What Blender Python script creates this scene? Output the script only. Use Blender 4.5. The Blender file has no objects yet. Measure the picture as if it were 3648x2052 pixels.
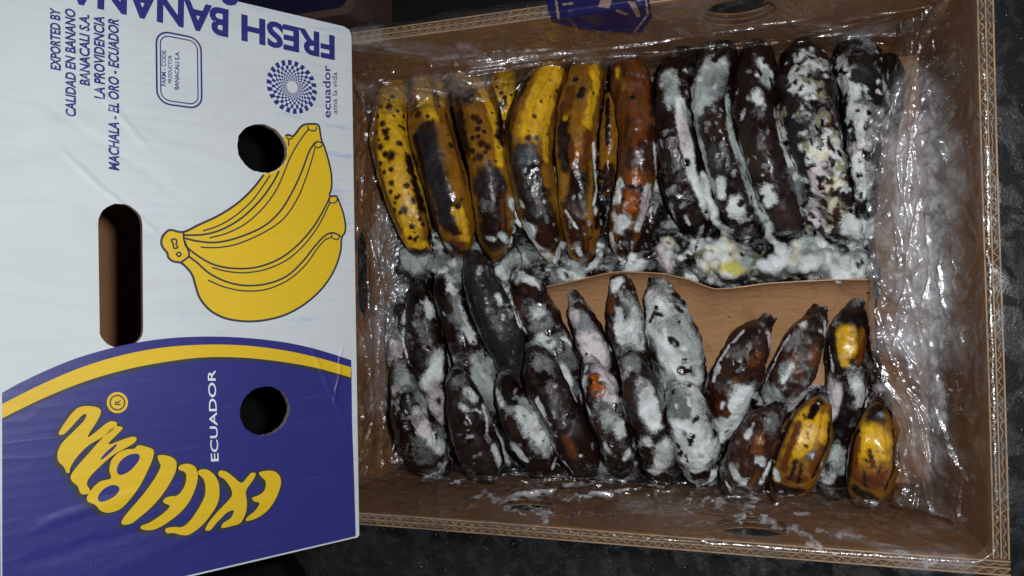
import bpy, bmesh, math, random
import numpy as np
from mathutils import Vector, Matrix
from mathutils.bvhtree import BVHTree
from mathutils.geometry import tessellate_polygon

random.seed(7)
rng = np.random.default_rng(11)
S = bpy.context.scene
COL = S.collection
H = 0.212                                   # height of the tray's rim above the ground

# ------------------------------------------------------------------ camera, world, flash
RX = np.array([[-0.01900958, -0.94980631, -0.31226049],
               [-0.99968143, 0.02324265, -0.00983951],
               [0.01660339, 0.31197397, -0.94994556]])   # rows: image right, image down, forward
CAMP = np.array([-0.02257804, -0.0898804, 0.55517388 + H])
FPX, CXP, CYP = 2836.0, 1824.0, 1026.0
cam = bpy.data.cameras.new('camera'); cam.sensor_width = 36.0; cam.lens = FPX / 3648 * 36
cam.clip_start = 0.01; cam.clip_end = 50
cam_o = bpy.data.objects.new('camera', cam); COL.objects.link(cam_o)
M = Matrix.Identity(4)
for r in range(3):
    M[r][0] = RX[0][r]; M[r][1] = -RX[1][r]; M[r][2] = -RX[2][r]; M[r][3] = CAMP[r]
cam_o.matrix_world = M
S.camera = cam_o

W = bpy.data.worlds.new('World'); S.world = W; W.use_nodes = True
W.node_tree.nodes['Background'].inputs[0].default_value = (0.75, 0.85, 1.0, 1)
W.node_tree.nodes['Background'].inputs[1].default_value = 0.022

fl = bpy.data.lights.new('flash', 'POINT'); fl.energy = 14.0; fl.shadow_soft_size = 0.010
fl.color = (0.94, 0.97, 1.0)
fo = bpy.data.objects.new('flash', fl); COL.objects.link(fo)
fo.location = Vector(CAMP) + Vector(RX[0]) * 0.042 + Vector(RX[1]) * -0.020 + Vector(RX[2]) * 0.01

S.view_settings.view_transform = 'Standard'; S.view_settings.look = 'None'
S.view_settings.exposure = 0.0; S.view_settings.gamma = 1.0
S.cycles.max_bounces = 8; S.cycles.transparent_max_bounces = 16
S.cycles.sample_clamp_indirect = 4.0
S.cycles.use_denoising = True

# ------------------------------------------------------------------ pixel rays of the survey photo
CROP = {'A': (1240, 100, 1120 / 1745), 'B': (2200, 100, 1120 / 1708), 'C': (1240, 880, 1160 / 1788),
        'D': (2200, 900, 1120 / 1708), 'E': (0, 0, 1300 / 1829), 'F': (0, 1000, 1300 / 1791),
        'G': (540, 360, 720 / 1304), 'H': (500, 0, 800 / 2576), 'P': (0, 0, 1.0),
        'L': (1200, 1600, 2448 / 2576)}
def px(c, x, y):
    o = CROP[c]; return o[0] + x * o[2], o[1] + y * o[2]
def ray(u, v):
    d = RX.T @ np.array([(u - CXP) / FPX, (v - CYP) / FPX, 1.0])
    return d                              # not normalised: parameter = depth along the axis
def onz(c, x, y, zr):                     # point at height zr relative to the rim, and its depth
    d = ray(*px(c, x, y)); k = (zr + H - CAMP[2]) / d[2]
    return CAMP + k * d, k
def onaxis(c, x, y, ax, val):
    d = ray(*px(c, x, y)); k = (val - CAMP[ax]) / d[ax]
    return CAMP + k * d

# ------------------------------------------------------------------ noise in numpy
_perm = rng.permutation(512).astype(np.int64); _grad = rng.normal(size=(512, 3)); _grad /= np.linalg.norm(_grad, axis=1)[:, None]
def pn(P, f=1.0, seed=0):
    P = np.asarray(P, float) * f + seed * 17.31
    i = np.floor(P).astype(np.int64); r = P - i; u = r * r * r * (r * (r * 6 - 15) + 10)
    out = np.zeros(len(P))
    for dx in (0, 1):
        for dy in (0, 1):
            for dz in (0, 1):
                h = _perm[(_perm[(_perm[(i[:, 0] + dx) & 511] + i[:, 1] + dy) & 511] + i[:, 2] + dz) & 511]
                g = _grad[h]
                dot = g[:, 0] * (r[:, 0] - dx) + g[:, 1] * (r[:, 1] - dy) + g[:, 2] * (r[:, 2] - dz)
                w = (u[:, 0] if dx else 1 - u[:, 0]) * (u[:, 1] if dy else 1 - u[:, 1]) * (u[:, 2] if dz else 1 - u[:, 2])
                out += w * dot
    return out * 1.5
def sstep(a, b, x):
    t = np.clip((x - a) / (b - a), 0, 1); return t * t * (3 - 2 * t)

# ------------------------------------------------------------------ object helpers
def tag(o, label=None, cat=None, group=None, kind=None):
    if label: o['label'] = label
    if cat: o['category'] = cat
    if group: o['group'] = group
    if kind: o['kind'] = kind
    return o
def obj(name, verts, faces, mat, parent=None, loc=(0, 0, 0), smooth=False):
    me = bpy.data.meshes.new(name)
    v = np.asarray(verts, float) - np.asarray(loc, float)
    me.from_pydata([tuple(p) for p in v], [], [tuple(int(i) for i in f) for f in faces])
    for m in (mat if isinstance(mat, (list, tuple)) else [mat]):
        me.materials.append(m)
    if smooth: me.polygons.foreach_set('use_smooth', [True] * len(me.polygons))
    me.update()
    o = bpy.data.objects.new(name, me); COL.objects.link(o)
    if parent: o.parent = parent
    else: o.location = loc
    return o
def empty(name, loc):
    o = bpy.data.objects.new(name, None); COL.objects.link(o); o.location = loc; o.empty_display_size = .02
    return o
class Mesh:
    def __init__(s): s.v = []; s.f = []; s.m = []
    def add(s, v, f, m=0):
        b = len(s.v); s.v += [tuple(p) for p in v]; s.f += [tuple(b + i for i in q) for q in f]; s.m += [m] * len(f)
    def box(s, a, b, m=0):
        (x0, y0, z0), (x1, y1, z1) = a, b
        v = [(x, y, z) for x in (x0, x1) for y in (y0, y1) for z in (z0, z1)]
        s.add(v, [(0, 1, 3, 2), (4, 6, 7, 5), (0, 4, 5, 1), (2, 3, 7, 6), (0, 2, 6, 4), (1, 5, 7, 3)], m)
    def slab(s, outer, holes, fn, t, m=(0, 0, 0), hm=None):
        """flat board: outer and hole outlines in 2D, fn(a,b,d) gives the 3D point at depth d; m = front, back, edge"""
        loops = [list(outer)] + [list(h) for h in holes]
        flat = [p for l in loops for p in l]
        tri = tessellate_polygon([[Vector((p[0], p[1], 0)) for p in l] for l in loops])
        n = len(flat); b = len(s.v)
        s.v += [tuple(fn(p[0], p[1], 0)) for p in flat] + [tuple(fn(p[0], p[1], t)) for p in flat]
        for a, c, d in tri:
            s.f.append((b + a, b + c, b + d)); s.m.append(m[0])
            s.f.append((b + n + d, b + n + c, b + n + a)); s.m.append(m[1])
        k = 0
        for l in loops:
            for i in range(len(l)):
                j = (i + 1) % len(l)
                s.f.append((b + k + i, b + k + j, b + n + k + j, b + n + k + i)); s.m.append(m[2] if k == 0 or hm is None else hm)
            k += len(l)
    def build(s, name, mats, parent=None, loc=(0, 0, 0), smooth=False):
        o = obj(name, s.v, s.f, mats, parent, loc, smooth)
        o.data.polygons.foreach_set('material_index', s.m)
        bm = bmesh.new(); bm.from_mesh(o.data); bmesh.ops.recalc_face_normals(bm, faces=bm.faces[:]); bm.to_mesh(o.data); bm.free()
        return o

# ------------------------------------------------------------------ materials
class NT:
    def __init__(s, name):
        s.mat = bpy.data.materials.new(name); s.mat.use_nodes = True
        s.t = s.mat.node_tree; s.t.nodes.clear()
        s.out = s.t.nodes.new('ShaderNodeOutputMaterial')
        s.tc = s.t.nodes.new('ShaderNodeTexCoord')
    def n(s, typ, ins=None, **kw):
        nd = s.t.nodes.new(typ)
        for k, v in kw.items(): setattr(nd, k, v)
        for k, v in (ins or {}).items():
            if isinstance(v, bpy.types.NodeSocket): s.t.links.new(v, nd.inputs[k])
            else: nd.inputs[k].default_value = v
        return nd
    def noise(s, sc, det=4, rough=.55, dist=0., vec=None, color=False):
        nd = s.n('ShaderNodeTexNoise', {'Vector': vec or s.tc.outputs['Object'], 'Scale': sc, 'Detail': det, 'Roughness': rough, 'Distortion': dist})
        return nd.outputs['Color' if color else 'Fac']
    def math(s, op, a, b=0., c=0., clamp=False):
        return s.n('ShaderNodeMath', {0: a, 1: b, 2: c}, operation=op, use_clamp=clamp).outputs[0]
    def ramp(s, fac, a, b, c=0., d=1.):
        return s.n('ShaderNodeMapRange', {'Value': fac, 'From Min': a, 'From Max': b, 'To Min': c, 'To Max': d}, interpolation_type='SMOOTHSTEP').outputs[0]
    def mix(s, fac, a, b, blend='MIX'):
        nd = s.t.nodes.new('ShaderNodeMix'); nd.data_type = 'RGBA'; nd.blend_type = blend
        for i, v in ((0, fac), (6, a), (7, b)):
            if isinstance(v, bpy.types.NodeSocket): s.t.links.new(v, nd.inputs[i])
            elif i: nd.inputs[i].default_value = (*v, 1) if len(v) == 3 else v
            else: nd.inputs[i].default_value = v
        return nd.outputs[2]
    def gray(s, f):
        return s.n('ShaderNodeCombineColor', {0: f, 1: f, 2: f}).outputs[0]
    def bump(s, h, strength, dist=.001, normal=None):
        d = {'Height': h, 'Strength': strength, 'Distance': dist}
        if normal is not None: d['Normal'] = normal
        return s.n('ShaderNodeBump', d).outputs[0]
    def pbsdf(s, col, rough, normal=None, spec=.5, **kw):
        d = {'Base Color': (*col, 1) if isinstance(col, tuple) and len(col) == 3 else col, 'Roughness': rough, 'Specular IOR Level': spec}
        if normal is not None: d['Normal'] = normal
        d.update(kw)
        return s.n('ShaderNodeBsdfPrincipled', d).outputs[0]
    def done(s, sh):
        s.t.links.new(sh, s.out.inputs['Surface']); return s.mat

def cardboard(name, col, rough=.7, spec=.25, wave=True):
    n = NT(name)
    f = n.noise(9, 5, .6); g = n.noise(420, 3, .7)
    vec = n.n('ShaderNodeMapping', {'Vector': n.tc.outputs['Object'], 'Scale': (30, 30, 500)}).outputs[0]
    fib = n.noise(3, 3, .6, vec=vec)
    k = n.math('ADD', n.math('MULTIPLY', f, .55), n.math('ADD', n.math('MULTIPLY', g, .35), n.math('MULTIPLY', fib, .3)))
    c = n.mix(n.ramp(k, .35, .85), tuple(x * .72 for x in col), tuple(min(1, x * 1.22) for x in col))
    nm = n.bump(g, .25, .0006)
    return n.done(n.pbsdf(c, rough, nm, spec))
M_CARD = cardboard('brown_cardboard', (.33, .160, .068))
M_RIM = cardboard('cut_cardboard_edge', (.36, .235, .14))
M_FLUTE = cardboard('fluted_paper', (.31, .215, .13))
M_HOLE = cardboard('cut_lid_edge', (.30, .22, .20))

CREASES = [((.155, .205), (.075, .145), .004, .5), ((.085, .21), (.020, .135), .0035, .6), ((.115, .225), (.05, .12), .006, -.35), ((.16, .05), (.192, .012), .003, .5), ((.10, .235), (.085, .10), .008, .3),
           ((-.04, .045), (-.12, .004), .003, .5), ((-.045, .012), (-.10, .02), .0025, .6), ((-.15, .23), (-.135, .15), .006, .4), ((-.17, .235), (-.16, .12), .007, -.4), ((-.13, .10), (-.185, .02), .004, .4), ((-.19, .20), (-.15, .04), .007, .3), ((.19, .22), (.165, .235), .003, .6)]
def lid_bump(n):
    """soft creases and the faint flute lines of the coated board"""
    sepr = n.n('ShaderNodeSeparateXYZ', {0: n.tc.outputs['Object']})
    warp = n.noise(14, 3)
    fl_ = n.math('SINE', n.math('ADD', n.math('MULTIPLY', sepr.outputs[0], 2 * math.pi / .0075), n.math('MULTIPLY', warp, 5.)))
    mp = n.n('ShaderNodeMapping', {'Vector': n.tc.outputs['Object'], 'Rotation': (0, .35, 0), 'Scale': (14, 14, 4)}).outputs[0]
    crease = n.math('POWER', n.math('SUBTRACT', 1., n.math('ABSOLUTE', n.math('MULTIPLY_ADD', n.noise(1.6, 2, .5, .6, vec=mp), 2., -1.))), 14.)
    big = n.noise(9, 2)
    hgt = n.math('ADD', n.math('MULTIPLY', fl_, .013), n.math('ADD', n.math('MULTIPLY', crease, .07), n.math('MULTIPLY', big, .35)))
    sg = None
    for (xa, za), (xb, zb), w_, h_ in CREASES:                      # dents and folds where the board was bent
        L_ = math.hypot(xb - xa, zb - za); ux, uz = (xb - xa) / L_, (zb - za) / L_
        al = n.math('ADD', n.math('MULTIPLY', n.math('SUBTRACT', sepr.outputs[0], xa), ux), n.math('MULTIPLY', n.math('SUBTRACT', sepr.outputs[2], za), uz))
        ac = n.math('ADD', n.math('MULTIPLY', n.math('SUBTRACT', sepr.outputs[0], xa), -uz), n.math('MULTIPLY', n.math('SUBTRACT', sepr.outputs[2], za), ux))
        ac = n.math('ADD', ac, n.math('MULTIPLY_ADD', n.noise(22, 3), .012, -.006))
        ln_ = n.math('MULTIPLY', n.ramp(n.math('ABSOLUTE', ac), w_, 0.), n.math('MULTIPLY', n.ramp(al, 0., L_ * .25), n.ramp(al, L_, L_ * .7)))
        ln_ = n.math('MULTIPLY', ln_, h_); sg = ln_ if sg is None else n.math('ADD', sg, ln_)
    hgt = n.math('ADD', hgt, sg)
    hgt = n.math('ADD', hgt, n.math('ADD', n.math('MULTIPLY', n.noise(700, 2), .03), n.math('MULTIPLY', n.noise(120, 3), .05)))
    return n.bump(hgt, .5, .0022), crease
def coated(name, col, rough, spec=.4, wear=True, wearcol=(.72, .72, .72), stain=False, wearamt=.10):
    n = NT(name)
    nm, crease = lid_bump(n)
    c = n.mix(n.ramp(n.noise(6, 4), .3, .75), tuple(x * .93 for x in col), tuple(min(1, x * 1.04) for x in col))
    sx = n.n('ShaderNodeSeparateXYZ', {0: n.tc.outputs['Object']})
    flt = n.math('SINE', n.math('ADD', n.math('MULTIPLY', sx.outputs[0], 2 * math.pi / .0072), n.math('MULTIPLY', n.noise(11, 3), 4.)))
    c = n.mix(n.math('MULTIPLY', n.ramp(flt, .2, 1.), n.ramp(n.noise(8, 3), .35, .7, 0, .10)), c, tuple(x * .6 for x in col))  # flute lines darkened in the colour: rubbed ink plus painted relief shading
    if stain:        # transferred blue ink rubbed on the white board in short dashes, and dusty grey patches
        sp = n.n('ShaderNodeSeparateXYZ', {0: n.tc.outputs['Object']})
        mp = n.n('ShaderNodeMapping', {'Vector': n.tc.outputs['Object'], 'Scale': (190, 60, 36)}).outputs[0]
        dash = n.ramp(n.noise(1., 3, .6, vec=mp), .52, .70)
        zone = n.math('MULTIPLY', n.ramp(n.noise(17, 2), .42, .60), n.ramp(sp.outputs[2], .20, .01))
        c = n.mix(n.math('MULTIPLY', n.math('MULTIPLY', dash, zone), .55), c, (.22, .34, .62))
        c = n.mix(n.math('MULTIPLY', n.ramp(n.noise(23, 6, .7), .50, .78), .30), c, (.45, .45, .46))
        c = n.mix(n.math('MULTIPLY', crease, .16), c, (.40, .41, .43))
    if wear:
        w = n.ramp(n.noise(900, 2, .6), .66, .72)
        w = n.math('MULTIPLY', w, n.ramp(n.noise(25, 3), .45, .7))
        c = n.mix(n.math('MULTIPLY', w, wearamt * 4), c, wearcol)
        mp = n.n('ShaderNodeMapping', {'Vector': n.tc.outputs['Object'], 'Scale': (260, 200, 9)}).outputs[0]
        c = n.mix(n.math('MULTIPLY', n.ramp(n.noise(1., 4, .7, vec=mp), .55, .8), wearamt), c, wearcol)
    return n.done(n.pbsdf(c, rough, nm, spec))
M_WHITE = coated('white_coated_board', (.58, .610, .618), .55, .35, wear=False, stain=True)
M_BLUE = coated('blue_ink', (.029, .0290, .180), .38, .4, wearcol=(.30, .28, .5))
M_YEL = coated('yellow_ink', (.70, .455, .013), .5, .35, wearamt=.02)
M_DARK = coated('dark_outline_ink', (.032, .036, .050), .5, .35, wear=False)
M_PRINT = coated('white_ink', (.74, .75, .76), .5, .35, wear=False)

def ground_mat():
    n = NT('black_ground')
    f = n.noise(40, 6, .65); g = n.noise(900, 2)
    c = n.mix(f, (.0035, .004, .0038), (.009, .0098, .009))
    c = n.mix(n.ramp(g, .70, .78), c, (.05, .05, .048))
    return n.done(n.pbsdf(c, .8, n.bump(g, .5, .001), .2))
M_GROUND = ground_mat()

def banana_mat():
    n = NT('rotting_banana_peel')
    sk = n.n('ShaderNodeAttribute', attribute_name='skin')
    mo = n.n('ShaderNodeAttribute', attribute_name='mold')
    P = n.n('ShaderNodeNewGeometry').outputs['Position']
    n1 = n.noise(130, 5, .65, .4, vec=P); n2 = n.noise(650, 4, .7, vec=P); n3 = n.noise(45, 3, vec=P)
    st = n.noise(260, 4, .6, .6, vec=P)
    axv = n.n('ShaderNodeMapping', {'Vector': n.n('ShaderNodeAttribute', attribute_name='axis').outputs['Vector'], 'Scale': (14, 230, 230)}).outputs[0]
    sa = n.noise(1., 5, .62, .5, vec=axv); sb = n.noise(3.2, 3, .6, .3, vec=axv)
    # skin colour with uneven darkening and pin specks
    c = n.mix(n.ramp(n1, .25, .75, 0, .55), sk.outputs['Color'], n.mix(1., sk.outputs['Color'], (.36, .24, .20), 'MULTIPLY'))
    c = n.mix(n.ramp(sa, .45, .72, 0, .60), c, n.mix(1., c, (.42, .28, .22), 'MULTIPLY'))
    c = n.mix(n.ramp(sb, .52, .8, 0, .35), c, n.mix(1., c, (1.5, 1.45, 1.3), 'MULTIPLY'))
    c = n.mix(n.ramp(st, .60, .70, 0, .5), c, n.mix(1., c, (.25, .16, .14), 'MULTIPLY'))
    c = n.mix(n.ramp(n2, .70, .76, 0, .55), c, (.012, .006, .004))
    # mould: painted amount broken up by noise at three scales
    a = n.math('ADD', mo.outputs['Alpha'], n.math('ADD', n.math('MULTIPLY_ADD', n1, .92, -.46), n.math('MULTIPLY_ADD', n2, .74, -.37)))
    m = n.ramp(a, .20, .88)
    mc = n.mix(n.ramp(n2, .3, .75), n.mix(1., mo.outputs['Color'], (.80, .81, .80), 'MULTIPLY'), n.mix(.12, mo.outputs['Color'], (.9, .9, .9)))
    mc = n.mix(n.ramp(n.noise(210, 4, .7, vec=P), .58, .80, 0, .30), mc, n.mix(1., mo.outputs['Color'], (.42, .43, .41), 'MULTIPLY'))
    col = n.mix(n.math('MULTIPLY', m, .90), c, mc)
    rough = n.mix(m, n.gray(n.ramp(n.math('ADD', n3, n.math('MULTIPLY_ADD', st, .5, -.25)), .32, .66, .13, .52)), (.95, .95, .95))
    wr = n.noise(300, 3, .55, 1.2, vec=P)
    b1 = n.bump(n.math('ADD', n.math('MULTIPLY', wr, .5), n.math('ADD', n.math('MULTIPLY', n.noise(800, 2, vec=P), .22), n.math('MULTIPLY', sa, .55))), .42, .0012)
    mst = n.ramp(a, .30, .9); hm = n.math('MULTIPLY', mst, n.math('ADD', .6, n.math('ADD', n.math('MULTIPLY', n2, .9), n.math('MULTIPLY', n.noise(1800, 2, vec=P), .6))))
    b2 = n.bump(hm, .5, .0011, b1)
    sp = n.math('MULTIPLY_ADD', m, -.42, .5)
    return n.done(n.pbsdf(col, rough, b2, sp))
M_BAN = banana_mat()

def kraft_mat():
    n = NT('wet_kraft_paper')
    f = n.noise(16, 4, .6); g = n.noise(500, 3, .7)
    c = n.mix(f, (.36, .185, .084), (.48, .26, .128))
    c = n.mix(n.math('MULTIPLY', g, .35), c, (.17, .09, .045))
    c = n.mix(n.ramp(n.noise(28, 5, .65, .8), .52, .70, 0, .55), c, (.20, .088, .036))
    mp = n.n('ShaderNodeMapping', {'Vector': n.tc.outputs['Object'], 'Rotation': (0, 0, .5), 'Scale': (60, 22, 60)}).outputs[0]
    nm = n.bump(n.math('ADD', n.noise(2.2, 3, .5, .5, vec=mp), n.math('MULTIPLY', g, .05)), .5, .0022)
    return n.done(n.pbsdf(c, n.ramp(n.noise(40, 3), .35, .65, .20, .45), nm, .55))
M_KRAFT = kraft_mat()

def film_mat():
    n = NT('clear_plastic_film')
    hz = n.n('ShaderNodeAttribute', attribute_name='fog')
    P = n.n('ShaderNodeNewGeometry').outputs['Position']
    n1 = n.noise(90, 4, .6, .8, vec=P); n2 = n.noise(420, 4, .65, .5, vec=P); n3 = n.noise(1500, 2, vec=P)
    ridge = n.math('POWER', n.math('SUBTRACT', 1., n.math('ABSOLUTE', n.math('MULTIPLY_ADD', n1, 2., -1.))), 6.)
    h = n.math('ADD', n.math('MULTIPLY', ridge, .6), n.math('ADD', n.math('MULTIPLY', n2, .40), n.math('MULTIPLY', n3, .06)))
    nm = n.bump(h, n.math('MULTIPLY_ADD', n.n('ShaderNodeAttribute', attribute_name='outer').outputs['Fac'], -.13, .29), .0012)
    lw = n.n('ShaderNodeFresnel', {'IOR': 1.5, 'Normal': nm}).outputs[0]
    wet = n.ramp(n.noise(55, 4, .6, 1.0, vec=P), .46, .60, .035, .20)
    fac = n.math('MULTIPLY_ADD', lw, .42, wet, clamp=True)
    tr = n.n('ShaderNodeBsdfTransparent', {'Color': (.95, .95, .955, 1)}).outputs[0]
    gl = n.n('ShaderNodeBsdfGlossy', {'Color': (1, 1, 1, 1), 'Roughness': .14, 'Normal': nm}).outputs[0]
    gl2 = n.n('ShaderNodeBsdfGlossy', {'Color': (1, 1, 1, 1), 'Roughness': .34, 'Normal': nm}).outputs[0]
    gl = n.n('ShaderNodeMixShader', {0: n.ramp(n3, .35, .65, .25, .85), 1: gl, 2: gl2}).outputs[0]
    clear = n.n('ShaderNodeMixShader', {0: fac, 1: tr, 2: gl}).outputs[0]
    df = n.n('ShaderNodeBsdfDiffuse', {'Color': (.74, .74, .77, 1), 'Normal': nm}).outputs[0]
    tl = n.n('ShaderNodeBsdfTranslucent', {'Color': (.62, .60, .64, 1)}).outputs[0]
    milk = n.n('ShaderNodeMixShader', {0: .30, 1: df, 2: tl}).outputs[0]
    milk = n.n('ShaderNodeMixShader', {0: .14, 1: milk, 2: gl}).outputs[0]
    amt = n.math('MULTIPLY', hz.outputs['Fac'], n.ramp(n.math('ADD', n.math('MULTIPLY', n2, .25), n.math('MULTIPLY', n1, .75)), .30, .66, .30, 1.0), clamp=True)
    return n.done(n.n('ShaderNodeMixShader', {0: amt, 1: clear, 2: milk}).outputs[0])
M_FILM = film_mat()
def drop_mat():
    n = NT('water_drop')
    tr = n.n('ShaderNodeBsdfTransparent', {'Color': (.93, .93, .93, 1)}).outputs[0]
    gl = n.n('ShaderNodeBsdfGlossy', {'Color': (1, 1, 1, 1), 'Roughness': .20}).outputs[0]
    f = n.n('ShaderNodeFresnel', {'IOR': 1.45}).outputs[0]
    return n.done(n.n('ShaderNodeMixShader', {0: n.math('MULTIPLY_ADD', f, 1.0, .14, clamp=True), 1: tr, 2: gl}).outputs[0])
M_DROP = drop_mat()
def flat_mat(name, col, rough=.5, spec=.4):
    n = NT(name); f = n.noise(60, 4)
    c = n.mix(f, tuple(x * .8 for x in col), tuple(min(1, x * 1.15) for x in col))
    return n.done(n.pbsdf(c, rough, n.bump(n.noise(300, 3), .2, .001), spec))
M_EMBLEM = flat_mat('blue_bag_print', (.010, .009, .055), .35)
M_EMBLEM2 = flat_mat('bare_ring_print', (.19, .12, .10), .5)
M_NAVY = flat_mat('navy_print', (.010, .009, .030), .45)
M_DBROWN = cardboard('old_cardboard', (.085, .048, .040))

# ------------------------------------------------------------------ ground
g = Mesh(); g.add([(-6, -6, 0), (6, -6, 0), (6, 6, 0), (-6, 6, 0)], [(0, 1, 2, 3)])
tag(g.build('ground', [M_GROUND]), kind='structure')

# ------------------------------------------------------------------ the tray
TX0, TX1, TY0, TY1, WT = -.1950, .1922, -.2225, .276, .0092
def rounded(x0, y0, x1, y1, r, k=6):
    out = []
    for cx_, cy_, a0 in ((x1 - r, y1 - r, 0), (x0 + r, y1 - r, 90), (x0 + r, y0 + r, 180), (x1 - r, y0 + r, 270)):
        for i in range(k + 1):
            a = math.radians(a0 + 90 * i / k); out.append((cx_ + r * math.cos(a), cy_ + r * math.sin(a)))
    return out
def circ(cx_, cy_, rx, ry=None, k=28, jit=0.):
    ry = ry or rx
    return [(cx_ + rx * math.cos(2 * math.pi * i / k) * (1 + random.uniform(-jit, jit)), cy_ + ry * math.sin(2 * math.pi * i / k) * (1 + random.uniform(-jit, jit))) for i in range(k)]
tray = empty('fruit_tray', (0, .03, 0))
tag(tray, 'open brown cardboard tray full of mouldy bananas, lined with clear plastic', 'box')
def wall_board(name, length, fn, holes=(), zoff=None):
    """double-wall board: three liners and two fluted webs open along the top edge; fn(s, z, d) -> world"""
    top = H
    s_n = 60
    zt = [top + (zoff(i / s_n) if zoff else 0) for i in range(s_n + 1)]
    outer = [(0, .004)] + [(length, .004)] + [(length * (1 - i / s_n), zt[s_n - i]) for i in range(s_n + 1)]
    m = Mesh()
    for d0, t in ((0, .0009), (WT / 2 - .0004, .0008), (WT - .0009, .0009)):
        m.slab(outer, holes, lambda a, b, d, d0=d0: fn(a, b, d0 + d), t, (0, 0, 1), 0)
    w = m.build(name, [M_CARD, M_RIM], tray, tray.location)
    f = Mesh(); pitch = .0072
    for a, b in ((.0010, WT / 2 - .0005), (WT / 2 + .0005, WT - .0010)):
        k = int(length / pitch * 8); v = []
        ph = random.uniform(0, 6)
        for i in range(k + 1):
            s_ = length * i / k
            amp = 1 - .55 * max(0, math.sin(s_ * 37 + ph) * math.sin(s_ * 91 + 2 * ph)) - .25 * abs(math.sin(s_ * 613 + ph))
            amp *= .25 + .75 * min(1, 1.6 * abs(math.sin(s_ * 19 + ph) * math.sin(s_ * 47 + 2 * ph)) ** .5) 
            d = (a + b) / 2 + (b - a) / 2 * amp * math.sin(2 * math.pi * s_ / pitch + ph + .9 * math.sin(s_ * 60) + .5 * math.sin(s_ * 211))
            z = top + (zoff(s_ / length) if zoff else 0) - .0004 + .0004 * math.sin(s_ * 900)
            v += [fn(s_, z, d), fn(s_, z - .022, d)]
        f.add(v, [(2 * i, 2 * i + 2, 2 * i + 3, 2 * i + 1) for i in range(k)])
    fo_ = f.build('fluting', [M_FLUTE], w, (0, 0, 0)); fo_.data.transform(Matrix.Translation(-Vector(tray.location)))
    so = fo_.modifiers.new('t', 'SOLIDIFY'); so.thickness = .0005; so.offset = 0
    return w
# holes are found where the sight lines through the photo meet the inner faces
def hole_on_x(c, x, y, X, rs, rz):
    p = onaxis(c, x, y, 0, X); return p[1], p[2], rs, rz
hl = [hole_on_x('P', 1868, 1788, TX0 + WT, .026, .027), hole_on_x('P', 2680, 1872, TX0 + WT, .026, .026)]
hb = onaxis('P', 1308, 975, 1, TY1 - WT)
hr = [hole_on_x('P', 2630, 46, TX1 - WT, .026, .027)]
wall_board('side_wall', TY1 - TY0, lambda s, z, d: (TX0 + WT - d, TY0 + s, z), [circ(a - TY0, b, r, q) for a, b, r, q in hl], lambda t: .0015 * math.sin(t * 5 + 1))
wall_board('side_wall', TY1 - TY0, lambda s, z, d: (TX1 - WT + d, TY0 + s, z), [circ(a - TY0, b, r, q) for a, b, r, q in hr], lambda t: .0015 * math.sin(t * 6))
wall_board('front_wall', TX1 - TX0 - 2 * WT - .001, lambda s, z, d: (TX0 + WT + .0005 + s, TY0 + WT - d, z), [], lambda t: .0012 * math.sin(t * 7))
wall_board('rear_wall', TX1 - TX0 - 2 * WT - .001, lambda s, z, d: (TX0 + WT + .0005 + s, TY1 - WT + d, z), [rounded(hb[0] - .040 - TX0 - WT, hb[2] - .017, hb[0] + .040 - TX0 - WT, hb[2] + .017, .0165)], None)
m = Mesh(); m.box((TX0 + WT + .0005, TY0 + WT + .0005, .0035), (TX1 - WT - .0005, TY1 - WT - .0005, .010))
m.build('floor', [M_CARD], tray, tray.location)

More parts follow.
